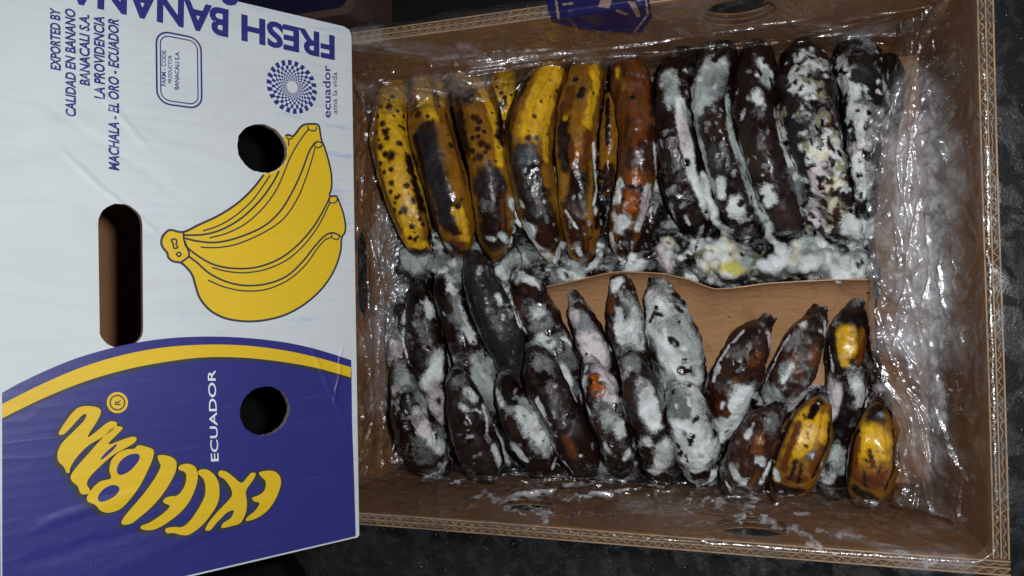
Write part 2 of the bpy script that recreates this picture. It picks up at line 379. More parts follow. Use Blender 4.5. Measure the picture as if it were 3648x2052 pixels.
# ------------------------------------------------------------------ bananas: spine points traced (crop x, y, half width) + centre height under the rim
def catmull(P, n):
    P = np.asarray(P, float); P = np.vstack([2 * P[0] - P[1], P, 2 * P[-1] - P[-2]]); out = []
    segs = len(P) - 3
    for i in range(n):
        t = i / (n - 1) * segs; k = min(int(t), segs - 1); t -= k
        a, b, c, d = P[k:k + 4]
        out.append(.5 * ((2 * b) + (c - a) * t + (2 * a - 5 * b + 4 * c - d) * t * t + (3 * b - a - 3 * c + d) * t ** 3))
    return np.array(out)
class Ban: pass
BANS = []
def banana(label, crop, pts, z0, zm, z1, base, a0=.10, tip=False, squash=1.0):
    """label, crop, spine (x, y, halfwidth), heights at start, middle and end, base skin colour, resting mould"""
    n = len(pts); P3 = []
    for i, (x, y, w) in enumerate(pts):
        t = i / (n - 1)
        z = (z0 * (1 - t) * (1 - 2 * t) + 4 * zm * t * (1 - t) + z1 * t * (2 * t - 1))
        p, k = onz(crop, x, y, z)
        P3.append((*p, w * CROP[crop][2] * k / FPX))
    NL, NA = (190, 116) if crop == 'A' else (124, 76)
    C = catmull(P3, NL); c = C[:, :3]; r = np.maximum(C[:, 3], .002)
    T = np.gradient(c, axis=0); T /= np.linalg.norm(T, axis=1)[:, None]
    rings = []
    def ring(cc, tt, rr):
        up = np.array([0, 0, 1.]); s = np.cross(tt, up); s /= np.linalg.norm(s); u = np.cross(s, tt)
        th = np.arange(NA) / NA * 2 * np.pi
        ph = (len(BANS) * 1.7) % 6.28
        rad = rr * (1 + .030 * np.cos(5 * th + ph) + .012 * np.cos(3 * th + 2 * ph))
        rings.append(cc + (np.cos(th) * rad)[:, None] * s + (np.sin(th) * rad * squash)[:, None] * u)
    e = .42 if tip else .75
    for a in (10, 25, 45, 65, 80)[::-1]:
        q = math.radians(a); ring(c[0] - T[0] * r[0] * e * math.sin(q), T[0], r[0] * math.cos(q))
    for i in range(NL): ring(c[i], T[i], r[i])
    for a in (10, 25, 45, 65, 80):
        q = math.radians(a); ring(c[-1] + T[-1] * r[-1] * .6 * math.sin(q), T[-1], r[-1] * math.cos(q))
    V = np.concatenate(rings); NR = len(rings)
    arc_ = np.r_[np.zeros(5), np.cumsum(np.r_[0, np.linalg.norm(np.diff(c, axis=0), axis=1)]), np.zeros(5)]; arc_[-5:] = arc_[-6]
    th_ = np.arange(NA) / NA * 2 * np.pi
    AX = np.stack([np.repeat(arc_, NA), np.tile(np.cos(th_) * .016, NR), np.tile(np.sin(th_) * .016, NR)], 1)
    # slumped, lumpy flesh
    V = V + (np.stack([pn(V, 60, 1), pn(V, 60, 2), pn(V, 60, 3)], 1) * .0012 * (1 + 3 * a0)) + (np.stack([pn(V, 190, 4), pn(V, 190, 5), pn(V, 190, 6)], 1) * .00045 * (1 + 3 * a0))
    F = []
    for i in range(NR - 1):
        for j in range(NA):
            F.append((i * NA + j, i * NA + (j + 1) % NA, (i + 1) * NA + (j + 1) % NA, (i + 1) * NA + j))
    F.append(tuple(range(NA))[::-1]); F.append(tuple(range((NR - 1) * NA, NR * NA)))
    b = Ban(); b.V, b.F, b.label, b.base, b.a0, b.tip, b.AX = V, F, label, base, a0, tip, AX
    b.start, b.dir, b.r0 = c[0] - T[0] * r[0] * .3, -T[0], r[0]
    b.loc = c[NL // 2]
    BANS.append(b)

Y_, MU, OR, OB, DK, BK, RD, BG, DB = ((.72, .42, .016), (.27, .120, .010), (.125, .036, .005), (.34, .082, .005), (.0125, .0048, .0031),
    (.0065, .0045, .0038), (.034, .0100, .0048), (.021, .0185, .022), (.028, .0140, .0085))
U = -.122, -.086, -.118
banana('yellow banana with many round brown spots, nearest the white lid', 'A', [(275,300,60),(245,420,95),(230,580,106),(262,760,110),(315,940,108),(365,1100,96),(400,1200,72),(412,1245,36)], *U, Y_, .02)
banana('yellow and brown banana with a long grey bruise, second from the lid', 'A', [(440,245,80),(445,400,108),(458,550,122),(492,700,124),(540,860,122),(582,1020,115),(612,1160,88),(622,1240,48)], *U, MU, .04)
banana('brown speckled banana with a yellow ridge and a black lower end', 'A', [(655,260,88),(700,400,122),(738,540,125),(768,700,114),(790,860,112),(815,1020,112),(815,1160,92),(812,1265,40)], *U, MU, .06)
banana('short yellow banana end showing behind the speckled bananas', 'A', [(870,270,70),(850,400,75),(840,540,70),(845,680,60)], -.125, -.118, -.135, Y_, .02)
banana('half yellow, half black banana with white mould round its lower end', 'A', [(1180,195,62),(1120,275,104),(1050,420,128),(1008,580,135),(1005,740,134),(1032,880,124),(1070,1040,116),(1110,1180,86),(1140,1275,45)], *U, MU, .08)
banana('brown banana with one bright yellow stripe along its top', 'A', [(1345,185,60),(1330,260,95),(1297,380,112),(1270,540,115),(1262,700,113),(1270,860,112),(1285,1020,110),(1295,1170,92),(1300,1290,50)], *U, MU, .09)
banana('thin brown sliver of banana showing between two larger ones', 'A', [(1462,380,35),(1455,520,52),(1450,700,58),(1445,900,55)], -.115, -.108, -.12, MU, .06)
banana('glossy orange brown banana with a bright orange band low down', 'A', [(1530,180,68),(1560,265,108),(1595,420,115),(1615,580,108),(1615,720,105),(1595,860,105),(1565,1000,104),(1540,1140,92),(1525,1255,56)], *U, OR, .12)
banana('black banana with a white mould ridge down its right edge, after the orange one', 'B', [(400,140,62),(335,215,95),(302,330,96),(300,480,100),(315,640,114),(345,800,118),(390,960,112),(440,1080,70)], *U, DK, .16)
banana('black banana furred grey green at its upper end', 'B', [(580,100,62),(540,180,105),(510,320,114),(520,480,105),(550,640,105),(595,800,105),(640,950,100),(690,1090,78)], *U, DK, .18)
banana('smooth dark brown banana with white mould flecks on its right shoulder', 'B', [(755,100,55),(755,180,95),(742,330,112),(745,480,112),(775,620,116),(825,770,120),(870,900,114),(920,1030,105),(958,1130,68)], *U, DK, .14)
banana('fat banana mottled with olive, black and white mould', 'B', [(1000,120,65),(1010,200,118),(1022,340,150),(1042,500,150),(1082,660,140),(1120,820,134),(1160,980,118),(1190,1120,84)], *U, DK, .34)
banana('black banana dusted white, last of the top row before the clear film', 'B', [(1270,105,72),(1310,190,122),(1345,330,125),(1358,480,115),(1345,640,92),(1340,800,78),(1342,960,66),(1350,1120,50)], *U, BK, .32)
banana('black banana end half hidden under the film in the top row', 'B', [(1475,180,55),(1500,300,58),(1490,430,50),(1470,560,40)], -.115, -.105, -.12, BK, .15)
# second row, upper layer (blossom tips point to the first row)
L = -.112, -.107, -.132
banana('grey tipped banana half hidden at the corner beside the lid', 'C', [(252,355,36),(262,430,60),(275,520,75),(290,640,80),(320,780,78)], -.125, -.122, -.14, DK, .42, True)
banana('glossy black banana with white mould down its left edge', 'C', [(388,230,48),(395,300,80),(412,420,100),(430,550,106),(455,680,100),(480,800,92),(510,930,72),(540,1050,34)], *L, DK, .22, True)
banana('slim shiny black banana with a broad pale stripe on its right', 'C', [(535,135,52),(542,230,72),(576,350,80),(615,470,88),(660,590,90),(710,700,85),(760,820,80),(800,930,60)], *L, DK, .22, True)
banana('long dull black banana with small pale flecks, its tip touching the top row', 'C', [(690,75,54),(712,150,85),(757,270,104),(815,400,115),(865,520,105),(905,640,86),(940,760,62),(960,850,34)], -.100, -.098, -.130, BG, .16, True)
banana('dark banana with a white capped tip and round grey patches', 'C', [(950,150,62),(982,230,92),(1032,350,112),(1090,470,115),(1150,590,110),(1200,720,100),(1240,840,80),(1270,950,50)], *L, DK, .26, True)
banana('pale pinkish white banana with a dark tip in front of the brown paper', 'C', [(1248,290,40),(1272,360,66),(1312,460,88),(1352,580,92),(1387,700,90),(1420,830,80),(1450,950,60)], -.104, -.104, -.135, DK, .30, True)
banana('tall white mottled banana whose tip crosses the edge of the brown paper', 'C', [(1498,170,48),(1502,240,75),(1517,350,100),(1537,470,104),(1562,590,100),(1592,720,90),(1622,850,60)], -.100, -.102, -.135, DK, .36, True)
banana('thickly white furred banana left of the bare brown paper', 'D', [(228,195,66),(247,280,100),(277,390,124),(312,510,140),(342,640,145),(367,780,138),(395,900,120)], -.100, -.100, -.125, DK, .55, True)
banana('brown banana with a glossy tip and a white lower half, alone on the paper', 'D', [(793,395,50),(745,460,94),(692,570,122),(642,700,125),(600,830,110),(570,950,80),(545,1050,44)], *L, RD, .20, True)
banana('grey brown banana with a square black tip, second from the film', 'D', [(1078,350,58),(1040,440,90),(987,560,115),(937,680,120),(887,790,110),(840,890,80)], *L, RD, .30, True)
banana('banana with a shiny yellow patch under its black tip', 'D', [(1288,310,54),(1266,390,98),(1253,500,112),(1250,620,110),(1248,760,100),(1230,900,75),(1190,1040,52),(1160,1120,30)], *L, DK, .22, True)
banana('thin banana end with white and red mould beside the film edge', 'D', [(1398,600,28),(1420,700,50),(1430,830,60),(1420,950,50)], -.115, -.115, -.13, RD, .42, True)
# second row, lower layer
Q = -.088, -.078, -.124
banana('grey tipped banana in the near row, first from the lid', 'C', [(292,675,50),(302,760,76),(332,880,100),(375,1010,120),(430,1120,115),(485,1190,80),(510,1222,42)], *Q, DK, .36, True)
banana('plain dark brown banana with a fan of white mould at its lower right', 'C', [(602,710,50),(622,780,84),(647,890,110),(682,1020,118),(727,1130,120),(770,1210,92),(795,1245,45)], *Q, DK, .16, True)
banana('dark banana with a broad white band and a shiny black tip', 'C', [(867,760,60),(892,830,85),(947,940,104),(1002,1060,112),(1052,1155,97),(1082,1222,56)], *Q, DK, .22, True)
banana('long dark brown banana with a grey sheen at its tip, middle of the near row', 'C', [(1032,580,60),(1052,650,94),(1097,770,114),(1152,890,115),(1217,1010,120),(1270,1120,112),(1300,1205,76),(1308,1245,44)], *Q, DK, .12, True)
banana('banana with an orange wound near its tip and a white bump', 'C', [(1342,665,56),(1370,745,92),(1410,870,105),(1450,1000,108),(1485,1110,95),(1503,1190,64),(1508,1230,36)], *Q, DK, .32, True)
banana('dark banana with a long white streak beside the fully white one', 'D', [(72,560,56),(97,640,85),(132,770,105),(172,900,108),(217,1030,115),(250,1140,105),(264,1205,66)], *Q, DK, .26, True)
banana('fully white furred banana with a bare brown lower end', 'D', [(332,720,68),(357,810,113),(397,930,125),(427,1060,120),(446,1160,95),(454,1222,52)], -.092, -.082, -.122, DK, .50, True)
banana('brown banana with an orange patch and white blotches in the near row', 'D', [(853,875,56),(800,945,98),(757,1040,120),(707,1150,128),(667,1240,110),(647,1300,62)], *Q, RD, .24, True)
banana('half yellow banana with a round grey mould spot in the near row', 'D', [(1103,810,42),(1075,870,88),(1037,980,130),(992,1100,138),(947,1210,125),(917,1285,92),(907,1325,48)], *Q, MU, .04, True)
banana('yellow banana with a black tip in the corner beside the film', 'D', [(1418,848,42),(1405,905,80),(1396,1020,120),(1386,1140,130),(1366,1240,116),(1343,1308,78),(1333,1335,44)], *Q, MU, .05, True)
banana('dark mouldy banana end low between the two yellow ones', 'D', [(1200,1050,60),(1172,1150,78),(1165,1245,82),(1185,1305,54)], -.105, -.108, -.13, DK, .40)

# ------------------------------------------------------------------ shape of the paper sheet between the rows
top = [('C',(1085,215)),('C',(1180,196)),('C',(1300,170)),('C',(1400,145)),('C',(1460,136)),('D',(20,100)),('D',(140,104)),('D',(250,111)),('D',(380,140)),('D',(470,175)),('D',(530,195)),('D',(620,190)),('D',(800,165)),('D',(1000,152)),('D',(1200,143)),('D',(1392,143))]
tp = np.array([px(c, *p) for c, p in top]); bl, br = np.array(px('C', 1230, 700)), np.array(px('D', 1412, 740))
nu, nv = 110, 60
uu = np.linspace(0, 1, nu); tt = (tp[:, 0] - tp[0, 0]) / (tp[-1, 0] - tp[0, 0])
KV = []
for i in range(nu):
    a_ = np.array([np.interp(uu[i], tt, tp[:, 0]), np.interp(uu[i], tt, tp[:, 1])]); b_ = bl * (1 - uu[i]) + br * uu[i]
    for j in range(nv):
        w = (j / (nv - 1)) ** 1.6
        q = a_ * (1 - w) + b_ * w
        KV.append(onz('P', *q, -.082 - .060 * w ** .42 + .003 * math.sin(uu[i] * 15 + 2) * w)[0])
KV = np.array(KV); KV[:, 2] += pn(KV, 30, 7) * .0022 * np.tile(np.linspace(.2, 1, nv), nu)
KF = [(i * nv + j, (i + 1) * nv + j, (i + 1) * nv + j + 1, i * nv + j + 1) for i in range(nu - 1) for j in range(nv - 1)]
KB = BVHTree.FromPolygons([tuple(p) for p in KV], KF)

# ------------------------------------------------------------------ the mould mat between and under the bananas
gx, gy = 250, 330
mx = np.linspace(TX0 + WT + .004, TX1 - WT - .012, gx); my = np.linspace(-.168, TY1 - WT - .012, gy)
GX, GY = np.meshgrid(mx, my, indexing='ij')
MV = np.stack([GX.ravel(), GY.ravel(), np.zeros(gx * gy)], 1)
def strokes_z(lst, base):
    z = base.copy()
    MW = MV[:, :2] + np.stack([pn(MV, 60, 71), pn(MV, 60, 72)], 1) * .012 + np.stack([pn(MV, 200, 73), pn(MV, 200, 74)], 1) * .004
    for c, r, h, zr, pts in lst:
        Pp = [onz(c, x, y, zr) for x, y in pts]
        rad = r * CROP[c][2] * Pp[0][1] / FPX
        for i in range(max(1, len(Pp) - 1)):
            a = Pp[i][0][:2]; b = Pp[min(i + 1, len(Pp) - 1)][0][:2]
            ab = b - a; t = np.clip(((MW - a) @ ab) / max(ab @ ab, 1e-9), 0, 1)
            dist = np.linalg.norm(MW - a - t[:, None] * ab, axis=1)
            z = np.maximum(z, base + h * (1 - sstep(rad * .3, rad * 1.9, dist)))
    return z
base = np.full(gx * gy, -.140) + pn(MV, 45, 3) * .006
ht = strokes_z([
    ('A', 80, .034, -.11, [(330,1300),(480,1320),(620,1340)]), ('A', 34, .040, -.11, [(480,1150),(510,1220)]),
    ('A', 85, .032, -.11, [(850,1330),(960,1300),(1180,1370),(1400,1360),(1600,1330)]),
    ('A', 30, .040, -.11, [(930,1000),(960,1150),(1030,1280)]), ('A', 26, .040, -.11, [(1160,750),(1170,1000),(1195,1200)]),
    ('A', 26, .036, -.11, [(1385,650),(1410,900),(1420,1150)]),
    ('B', 70, .044, -.10, [(90,1290),(220,1230),(270,1180)]),
    ('B', 115, .050, -.09, [(420,1220),(560,1230),(640,1290)]), ('B', 100, .046, -.09, [(640,1300),(820,1290)]),
    ('B', 110, .048, -.09, [(880,1250),(1060,1240),(1220,1290),(1340,1320)]),
    ('B', 40, .050, -.09, [(410,700),(470,900),(560,1100)]), ('B', 34, .046, -.09, [(640,640),(720,860),(800,1040),(880,1200)]),
    ('B', 34, .046, -.09, [(860,470),(940,720),(1010,960),(1060,1130)]), ('B', 60, .046, -.09, [(1230,700),(1250,950),(1280,1150)]),
    ('C', 60, .034, -.11, [(760,640),(790,800),(800,900)]), ('C', 30, .032, -.11, [(300,320),(320,560),(360,760)]),
    ('C', 40, .034, -.11, [(800,130),(860,200),(900,330)]), ('C', 30, .030, -.11, [(600,80),(560,60)]),
    ('D', 60, .034, -.11, [(540,1000),(560,900)]), ('D', 40, .034, -.11, [(760,800),(900,800),(1060,700)]),
    ('D', 60, .034, -.11, [(1150,760),(1180,900)]), ('D', 30, .030, -.11, [(1350,720),(1310,880)]),
], base)
MV[:, 2] = ht + H + pn(MV, 80, 5) * .0032 + pn(MV, 240, 6) * .0008
for i in range(len(MV)):                                   # the mat stays under the paper
    hp = KB.ray_cast(Vector((MV[i, 0], MV[i, 1], H)), Vector((0, 0, -1)))
    if hp[0] is not None: MV[i, 2] = min(MV[i, 2], hp[0].z - .004)
MF = [(i * gy + j, (i + 1) * gy + j, (i + 1) * gy + j + 1, i * gy + j + 1) for i in range(gx - 1) for j in range(gy - 1)]

# ------------------------------------------------------------------ painted growth: (kind, crop, radius, strength, points)
COLS = dict(W=(.80, .83, .82), G=(.42, .47, .44), P=(.74, .64, .67), Z=(.25, .26, .265), V=(.32, .30, .15), C=(.86, .80, .60), L=(.66, .58, .10), T=(.12, .15, .14))
SKIN = dict(y=Y_, m=MU, o=OR, b=OB, d=DK, k=BK, r=RD, g=BG, n=DB, s=(.030, .0105, .0055))
ST = []
def s(k, c, r, pts, a=1.0): ST.append((k, c, r, a, pts))
def spots(c, lst, k='s'):
    for x, y, r in lst: ST.append((k, c, r * 1.18, 1.0, [(x, y)]))
# top row, spotted bananas
s('m','A',26,[(150,480),(150,700),(210,930),(290,1130)]); s('d','A',36,[(335,720),(372,860),(415,1010),(458,1180)]); s('d','A',34,[(350,1245),(440,1250)])
s('m','A',30,[(420,1040),(430,1160)],.6); s('y','A',50,[(235,500),(250,700),(310,900)],.7)
spots('A', [(245,380,15),(225,435,19),(178,435,15),(190,530,19),(205,580,25),(165,490,11),(215,610,15),(155,580,11),(285,640,17),(178,660,19),(240,710,32),(205,700,18),(275,460,11),(310,490,13),(240,785,15),(290,545,13),(310,560,13),(325,875,18),(270,940,14),(360,960,19),(255,1010,14),(310,1010,24),(290,1025,13),(355,1100,17),(345,1165,13),(372,1172,13),(385,1160,9),(300,1120,7),(340,790,18),(350,730,12),(320,695,8),(240,860,17),(235,910,13),(260,970,11),(285,930,9),(180,750,13),(200,800,13),(225,400,7),(300,430,7),(255,485,7),(170,620,9),(150,650,7),(415,1090,14),(430,1010,18),(400,1060,14)])
s('y','A',48,[(400,300),(430,400),(465,490)]); s('y','A',26,[(505,290),(520,420)]); s('m','A',20,[(470,280),(490,420),(520,520)])
s('g','A',70,[(430,570),(455,700),(495,850),(535,980),(560,1090)]); s('d','A',24,[(370,600),(410,780),(450,950),(490,1090)])
s('m','A',26,[(600,620),(610,760),(650,900)]); s('y','A',34,[(605,1010),(640,1100),(648,1180)]); spots('A', [(590,1125,34),(560,1112,26)]); s('o','A',34,[(590,1190),(620,1205)]); s('d','A',40,[(560,1215),(620,1250)])
spots('A', [(390,480,23),(370,370,9),(440,490,13),(455,542,34),(420,545,24),(490,370,18),(505,430,11),(500,395,9),(350,480,11),(610,990,17),(570,650,18),(590,560,12),(575,590,10),(640,800,12),(350,400,8)])
s('y','A',26,[(720,290),(790,450),(832,600),(842,750)]); s('y','A',40,[(600,270),(660,275)]); s('d','A',44,[(600,380),(620,520),(660,680)]); s('d','A',32,[(640,380),(690,352),(670,400)])
s('m','A',30,[(700,640),(720,760)])
spots('A', [(630,330,18),(650,400,24),(710,500,20),(730,520,18),(690,490,13),(720,560,18),(755,575,13),(690,610,17),(720,600,13),(740,640,22),(690,680,17),(730,715,24),(700,730,13),(780,750,18),(760,690,13),(585,315,13),(600,430,13),(690,270,9),(715,290,9),(850,450,9),(865,520,13),(800,470,9),(775,660,20)])
s('d','A',104,[(765,860),(800,1000),(812,1180)]); s('g','A',38,[(825,800),(850,880)]); s('o','A',17,[(700,1000),(720,1160)],.8); s('o','A',14,[(850,960),(860,1100)],.7); s('Z','A',44,[(760,980)],.55); s('W','A',16,[(770,1165),(810,1175)],.7)
spots('A', [(825,325,9),(850,360,12),(870,385,14),(905,370,8),(860,420,30)]); s('d','A',40,[(850,470),(850,620)])
# half yellow banana
s('d','A',46,[(985,290),(915,430),(890,560),(885,720)]); s('y','A',72,[(1140,240),(1075,360),(1030,480),(1010,570)]); s('y','A',46,[(1120,420),(1085,560)]); s('m','A',24,[(1205,240),(1170,400),(1130,540),(1120,640)],.8)
s('d','A',112,[(985,735),(1010,870),(1045,1010),(1100,1160)]); s('y','A',28,[(1095,600),(1100,720)]); s('m','A',30,[(1095,780),(1110,860)]); s('g','A',42,[(955,670),(975,760)]); spots('A', [(1000,610,20),(1045,610,16),(1160,350,11),(1070,405,9),(1120,380,7),(1120,290,7),(1210,235,15),(1035,490,14),(1000,570,7),(1105,590,9),(1030,660,20)])
s('r','A',46,[(1090,1110),(1110,1180)]); s('W','A',24,[(905,960),(950,1060),(1000,1150),(1060,1225),(1140,1290)]); s('W','A',24,[(960,1080),(1020,1110),(1020,1150)]); s('W','A',16,[(1090,965)]); s('G','A',16,[(1140,700),(1160,850)]); s('W','A',22,[(1180,1200),(1160,1290)])
# yellow striped
s('y','A',32,[(1362,215),(1378,310),(1352,430),(1332,540)]); s('d','A',44,[(1200,440),(1185,600),(1215,760)]); s('d','A',64,[(1290,800),(1270,930),(1250,1050),(1290,1200)]); spots('A', [(1290,372,26),(1260,285,18),(1300,340,22),(1362,360,9),(1205,440,22)], 'k'); s('y','A',16,[(1205,500),(1220,460)],.8)
s('o','A',38,[(1340,590),(1320,700),(1305,770)]); s('o','A',20,[(1240,640),(1245,760)]); s('d','A',36,[(1375,740),(1385,1100)]); s('r','A',52,[(1230,1000),(1270,1130),(1300,1250)]); s('o','A',18,[(1320,1100),(1330,1220)],.8)
s('W','A',13,[(1362,640),(1370,760),(1380,900),(1362,980)]); s('W','A',24,[(1372,1015)]); s('W','A',20,[(1215,1270),(1260,1335),(1330,1350),(1390,1290),(1402,1180)]); s('W','A',8,[(1205,1010),(1270,1110)])
s('m','A',40,[(1455,420),(1455,640)]); s('r','A',44,[(1450,780),(1445,900)]); s('d','A',16,[(1440,400),(1440,640)])
# glossy orange brown
s('m','A',26,[(1490,230),(1525,330)]); s('y','A',15,[(1495,235),(1512,300)]); spots('A', [(1580,385,16),(1472,250,16)], 'k'); s('d','A',36,[(1690,330),(1705,480)]); s('r','A',40,[(1690,560),(1680,780)]); s('r','A',30,[(1555,500),(1560,760)],.8); s('o','A',46,[(1605,480),(1610,640)]); s('r','A',40,[(1640,660),(1640,760)])
s('b','A',36,[(1600,840),(1580,920),(1566,1000)],.8); s('o','A',30,[(1570,860),(1610,960)],.5); s('d','A',14,[(1560,880),(1600,890)]); s('d','A',14,[(1620,880),(1650,960)]); s('d','A',40,[(1545,1150),(1530,1240)]); s('o','A',14,[(1480,900),(1640,300)],.3)
s('W','A',34,[(1505,860),(1492,950)]); s('W','A',36,[(1480,1050),(1540,1075),(1510,1110)]); s('W','A',24,[(1665,880),(1655,1000),(1610,1110)],.8); s('P','A',34,[(1640,1050),(1660,930)],.6); s('W','A',20,[(1460,1150),(1480,1260),(1530,1310),(1590,1260)]); s('W','A',12,[(1700,640),(1715,900)],.6)
# mat, left half
s('W','A',34,[(480,1160),(510,1210)]); s('G','A',70,[(340,1270),(440,1320)]); s('Z','A',60,[(490,1310),(620,1330)],.8); s('W','A',26,[(580,1300)],.9); s('W','A',40,[(850,1310),(900,1340)],.8); s('G','A',60,[(920,1240),(980,1270)]); s('Z','A',40,[(1060,1350),(1350,1385)],.7); s('W','A',22,[(1080,1330),(1120,1370)],.8); s('Z','A',50,[(1150,1390),(1300,1400)],.7); s('W','A',26,[(1190,1365),(1300,1390)],.8); s('W','A',36,[(1560,1340),(1640,1320)],.9); s('d','A',40,[(1380,1370),(1480,1380)])
# black and furred bananas, right half of the top row
s('G','B',40,[(260,250),(300,330),(285,385)],.9); s('W','B',14,[(370,230)]); s('Z','B',40,[(260,290)],.5); s('W','B',30,[(345,400),(350,520),(385,620),(390,720),(412,800),(460,900),(510,1000),(535,1080)]); s('P','B',26,[(345,470),(370,650)],.9); s('k','B',36,[(340,1010),(400,1110)]); s('G','B',14,[(290,960),(330,1120),(430,1170),(460,1080)])
s('k','B',26,[(375,730)]); s('W','B',40,[(470,820),(480,960)],.9)
s('G','B',64,[(550,180),(490,280),(450,380),(425,450)]); s('Z','B',50,[(560,260),(540,330)],.7); s('k','B',22,[(575,130),(530,165)]); s('G','B',22,[(600,380),(612,560),(650,680),(690,800),(740,940),(800,1050)],.95); s('n','B',56,[(510,470),(540,560)]); s('G','B',18,[(405,330),(420,520),(470,700),(520,880)]); s('g','B',50,[(525,680),(545,780)]); s('W','B',26,[(560,820),(565,910)],.8); s('k','B',34,[(620,870)]); s('W','B',44,[(640,950),(650,1030)],.85); spots('B', [(620,1050,22),(670,950,20),(600,1080,14)], 'k')
s('d','B',60,[(690,150),(670,350),(680,520)]); s('W','B',30,[(775,180),(820,250),(800,290)],.9); s('W','B',34,[(762,360),(770,390)]); s('W','B',13,[(755,255)]); s('G','B',28,[(810,240),(830,320)],.9); s('Z','B',40,[(780,470)],.5); s('W','B',22,[(860,470),(905,640),(975,830),(1015,1000)],.95); s('W','B',34,[(810,870),(830,950)]); spots('B', [(740,720,80)], 'n'); s('W','B',9,[(790,800)]); s('W','B',16,[(740,880),(770,960)],.8)
s('n','B',64,[(890,1010),(930,1090)]); s('o','B',14,[(900,980)]); s('W','B',20,[(870,1120),(930,1110)],.5); s('G','B',17,[(640,640),(700,770),(730,880),(790,1000),(850,1130),(900,1220)])
s('W','B',34,[(1010,170),(1050,200)],.9); s('W','B',20,[(940,240),(945,330)],.8); s('W','B',26,[(1020,250),(1100,170)],.8); s('V','B',44,[(1000,290),(1090,330)],.9); s('W','B',36,[(980,325),(1050,320)],.8); s('W','B',26,[(1010,440),(1025,485)],.9); s('k','B',46,[(920,420),(930,560)]); s('k','B',40,[(1060,420),(1010,545)]); s('V','B',44,[(1120,480),(1145,540)],.9); s('C','B',15,[(880,480),(890,550)]); s('P','B',46,[(1060,680),(1085,780),(1110,880)],.9); s('W','B',40,[(1050,640),(1060,700)],.8)
s('P','B',40,[(1060,960),(1085,1070)],.9); s('V','B',44,[(1160,600),(1180,700)],.7); s('r','B',26,[(1120,530),(1210,470)],.8); s('W','B',46,[(1180,640),(1200,750)],.8); s('V','B',50,[(1180,840),(1190,1000)],.8); s('r','B',24,[(1150,820),(1190,900),(1170,980),(1200,1040)],.8); s('o','B',13,[(1165,840)],.7); s('o','B',12,[(1190,1000)],.7); s('C','B',20,[(1180,930),(1160,990)],.8); s('k','B',36,[(950,640),(1000,760),(1030,900)]); s('Z','B',46,[(960,800),(1000,930)],.5)
s('W','B',34,[(1205,180),(1240,280),(1268,350),(1262,460)],.95); s('P','B',26,[(1200,290),(1230,340)],.8); s('k','B',56,[(1340,200),(1400,330),(1420,450)]); s('Z','B',40,[(1330,400),(1400,480)],.6); s('W','B',16,[(1450,300),(1472,400),(1495,460)],.8); s('W','B',34,[(1310,440),(1325,540),(1330,640)],.8); s('P','B',40,[(1320,650),(1340,740)],.8); s('W','B',40,[(1320,770),(1340,900)],.8); s('W','B',60,[(1270,1050),(1350,1090),(1330,1180)]); spots('B', [(1310,800,13),(1370,700,24),(1300,720,16)], 'k')
# mat, right half
s('C','B',100,[(560,1200),(620,1230)]); s('C','B',84,[(480,1290),(650,1280)]); s('W','B',60,[(420,1220),(480,1190)]); s('L','B',40,[(610,1310),(650,1300)],.8); s('V','B',44,[(760,1240),(770,1330)],.7); s('T','B',40,[(770,1280)],.8); s('W','B',90,[(880,1250),(1060,1250),(1200,1300)]); s('W','B',60,[(1300,1320),(1360,1310)]); s('W','B',50,[(390,1330),(520,1360)]); s('P','B',44,[(240,1190),(280,1270)]); s('k','B',32,[(430,1250),(380,1270)]); s('V','B',24,[(420,1250),(500,1220)],.6); s('d','B',44,[(170,1240)]); s('W','B',46,[(80,1300),(140,1290)]); s('G','B',60,[(1000,1170),(1240,1240)],.9); s('P','B',24,[(500,1370),(540,1360)]); s('W','B',30,[(880,1340),(960,1350)]); s('V','B',40,[(860,1350),(900,1330)],.6)
# second row, upper layer
s('W','C',13,[(318,300),(304,440),(318,560),(345,650)]); s('W','C',34,[(430,305),(452,360)],.85); s('W','C',44,[(505,590),(480,700),(430,745)],.85); s('P','C',50,[(480,800),(520,930)],.7); s('G','C',40,[(500,1000),(540,1040)],.7); s('k','C',34,[(400,260),(360,300)]); s('W','C',20,[(250,520),(240,600)],.7); s('P','C',40,[(270,560),(280,700)],.6)
s('W','C',30,[(565,170),(580,260),(605,340),(640,430),(690,505)]); s('Z','C',40,[(560,300),(600,420)],.5); s('W','C',16,[(560,590),(580,620)],.7); s('k','C',30,[(500,220),(530,330)]); s('n','C',24,[(545,270),(560,350)],.6)
s('W','C',19,[(822,270),(832,310)]); s('Z','C',54,[(820,360),(880,470)],.4); s('k','C',26,[(650,200),(720,420)]); s('r','C',22,[(745,90)]); s('G','C',56,[(720,620),(745,720),(770,830)],.9); s('Z','C',60,[(760,850),(780,930)],.7); s('W','C',26,[(860,160),(830,130),(900,300)],.9); s('W','C',12,[(890,280),(940,420),(975,470)])
s('W','C',34,[(920,160),(980,170),(1030,205)],.95); s('o','C',26,[(930,290),(945,370)]); s('W','C',40,[(1040,345)],.8); s('W','C',44,[(1060,520),(1100,530)],.9); s('Z','C',30,[(1020,440),(1100,420)],.6); s('r','C',30,[(960,220),(1010,240)]); s('W','C',14,[(1185,500),(1215,530)],.8); s('Z','C',40,[(1180,600),(1240,640)],.5); s('r','C',40,[(1110,620)])
s('P','C',66,[(1310,500),(1360,580),(1400,660),(1440,730)]); s('Z','C',40,[(1275,390),(1300,430)],.8); s('k','C',24,[(1262,320)]); s('P','C',26,[(1240,360),(1235,420)],.9)
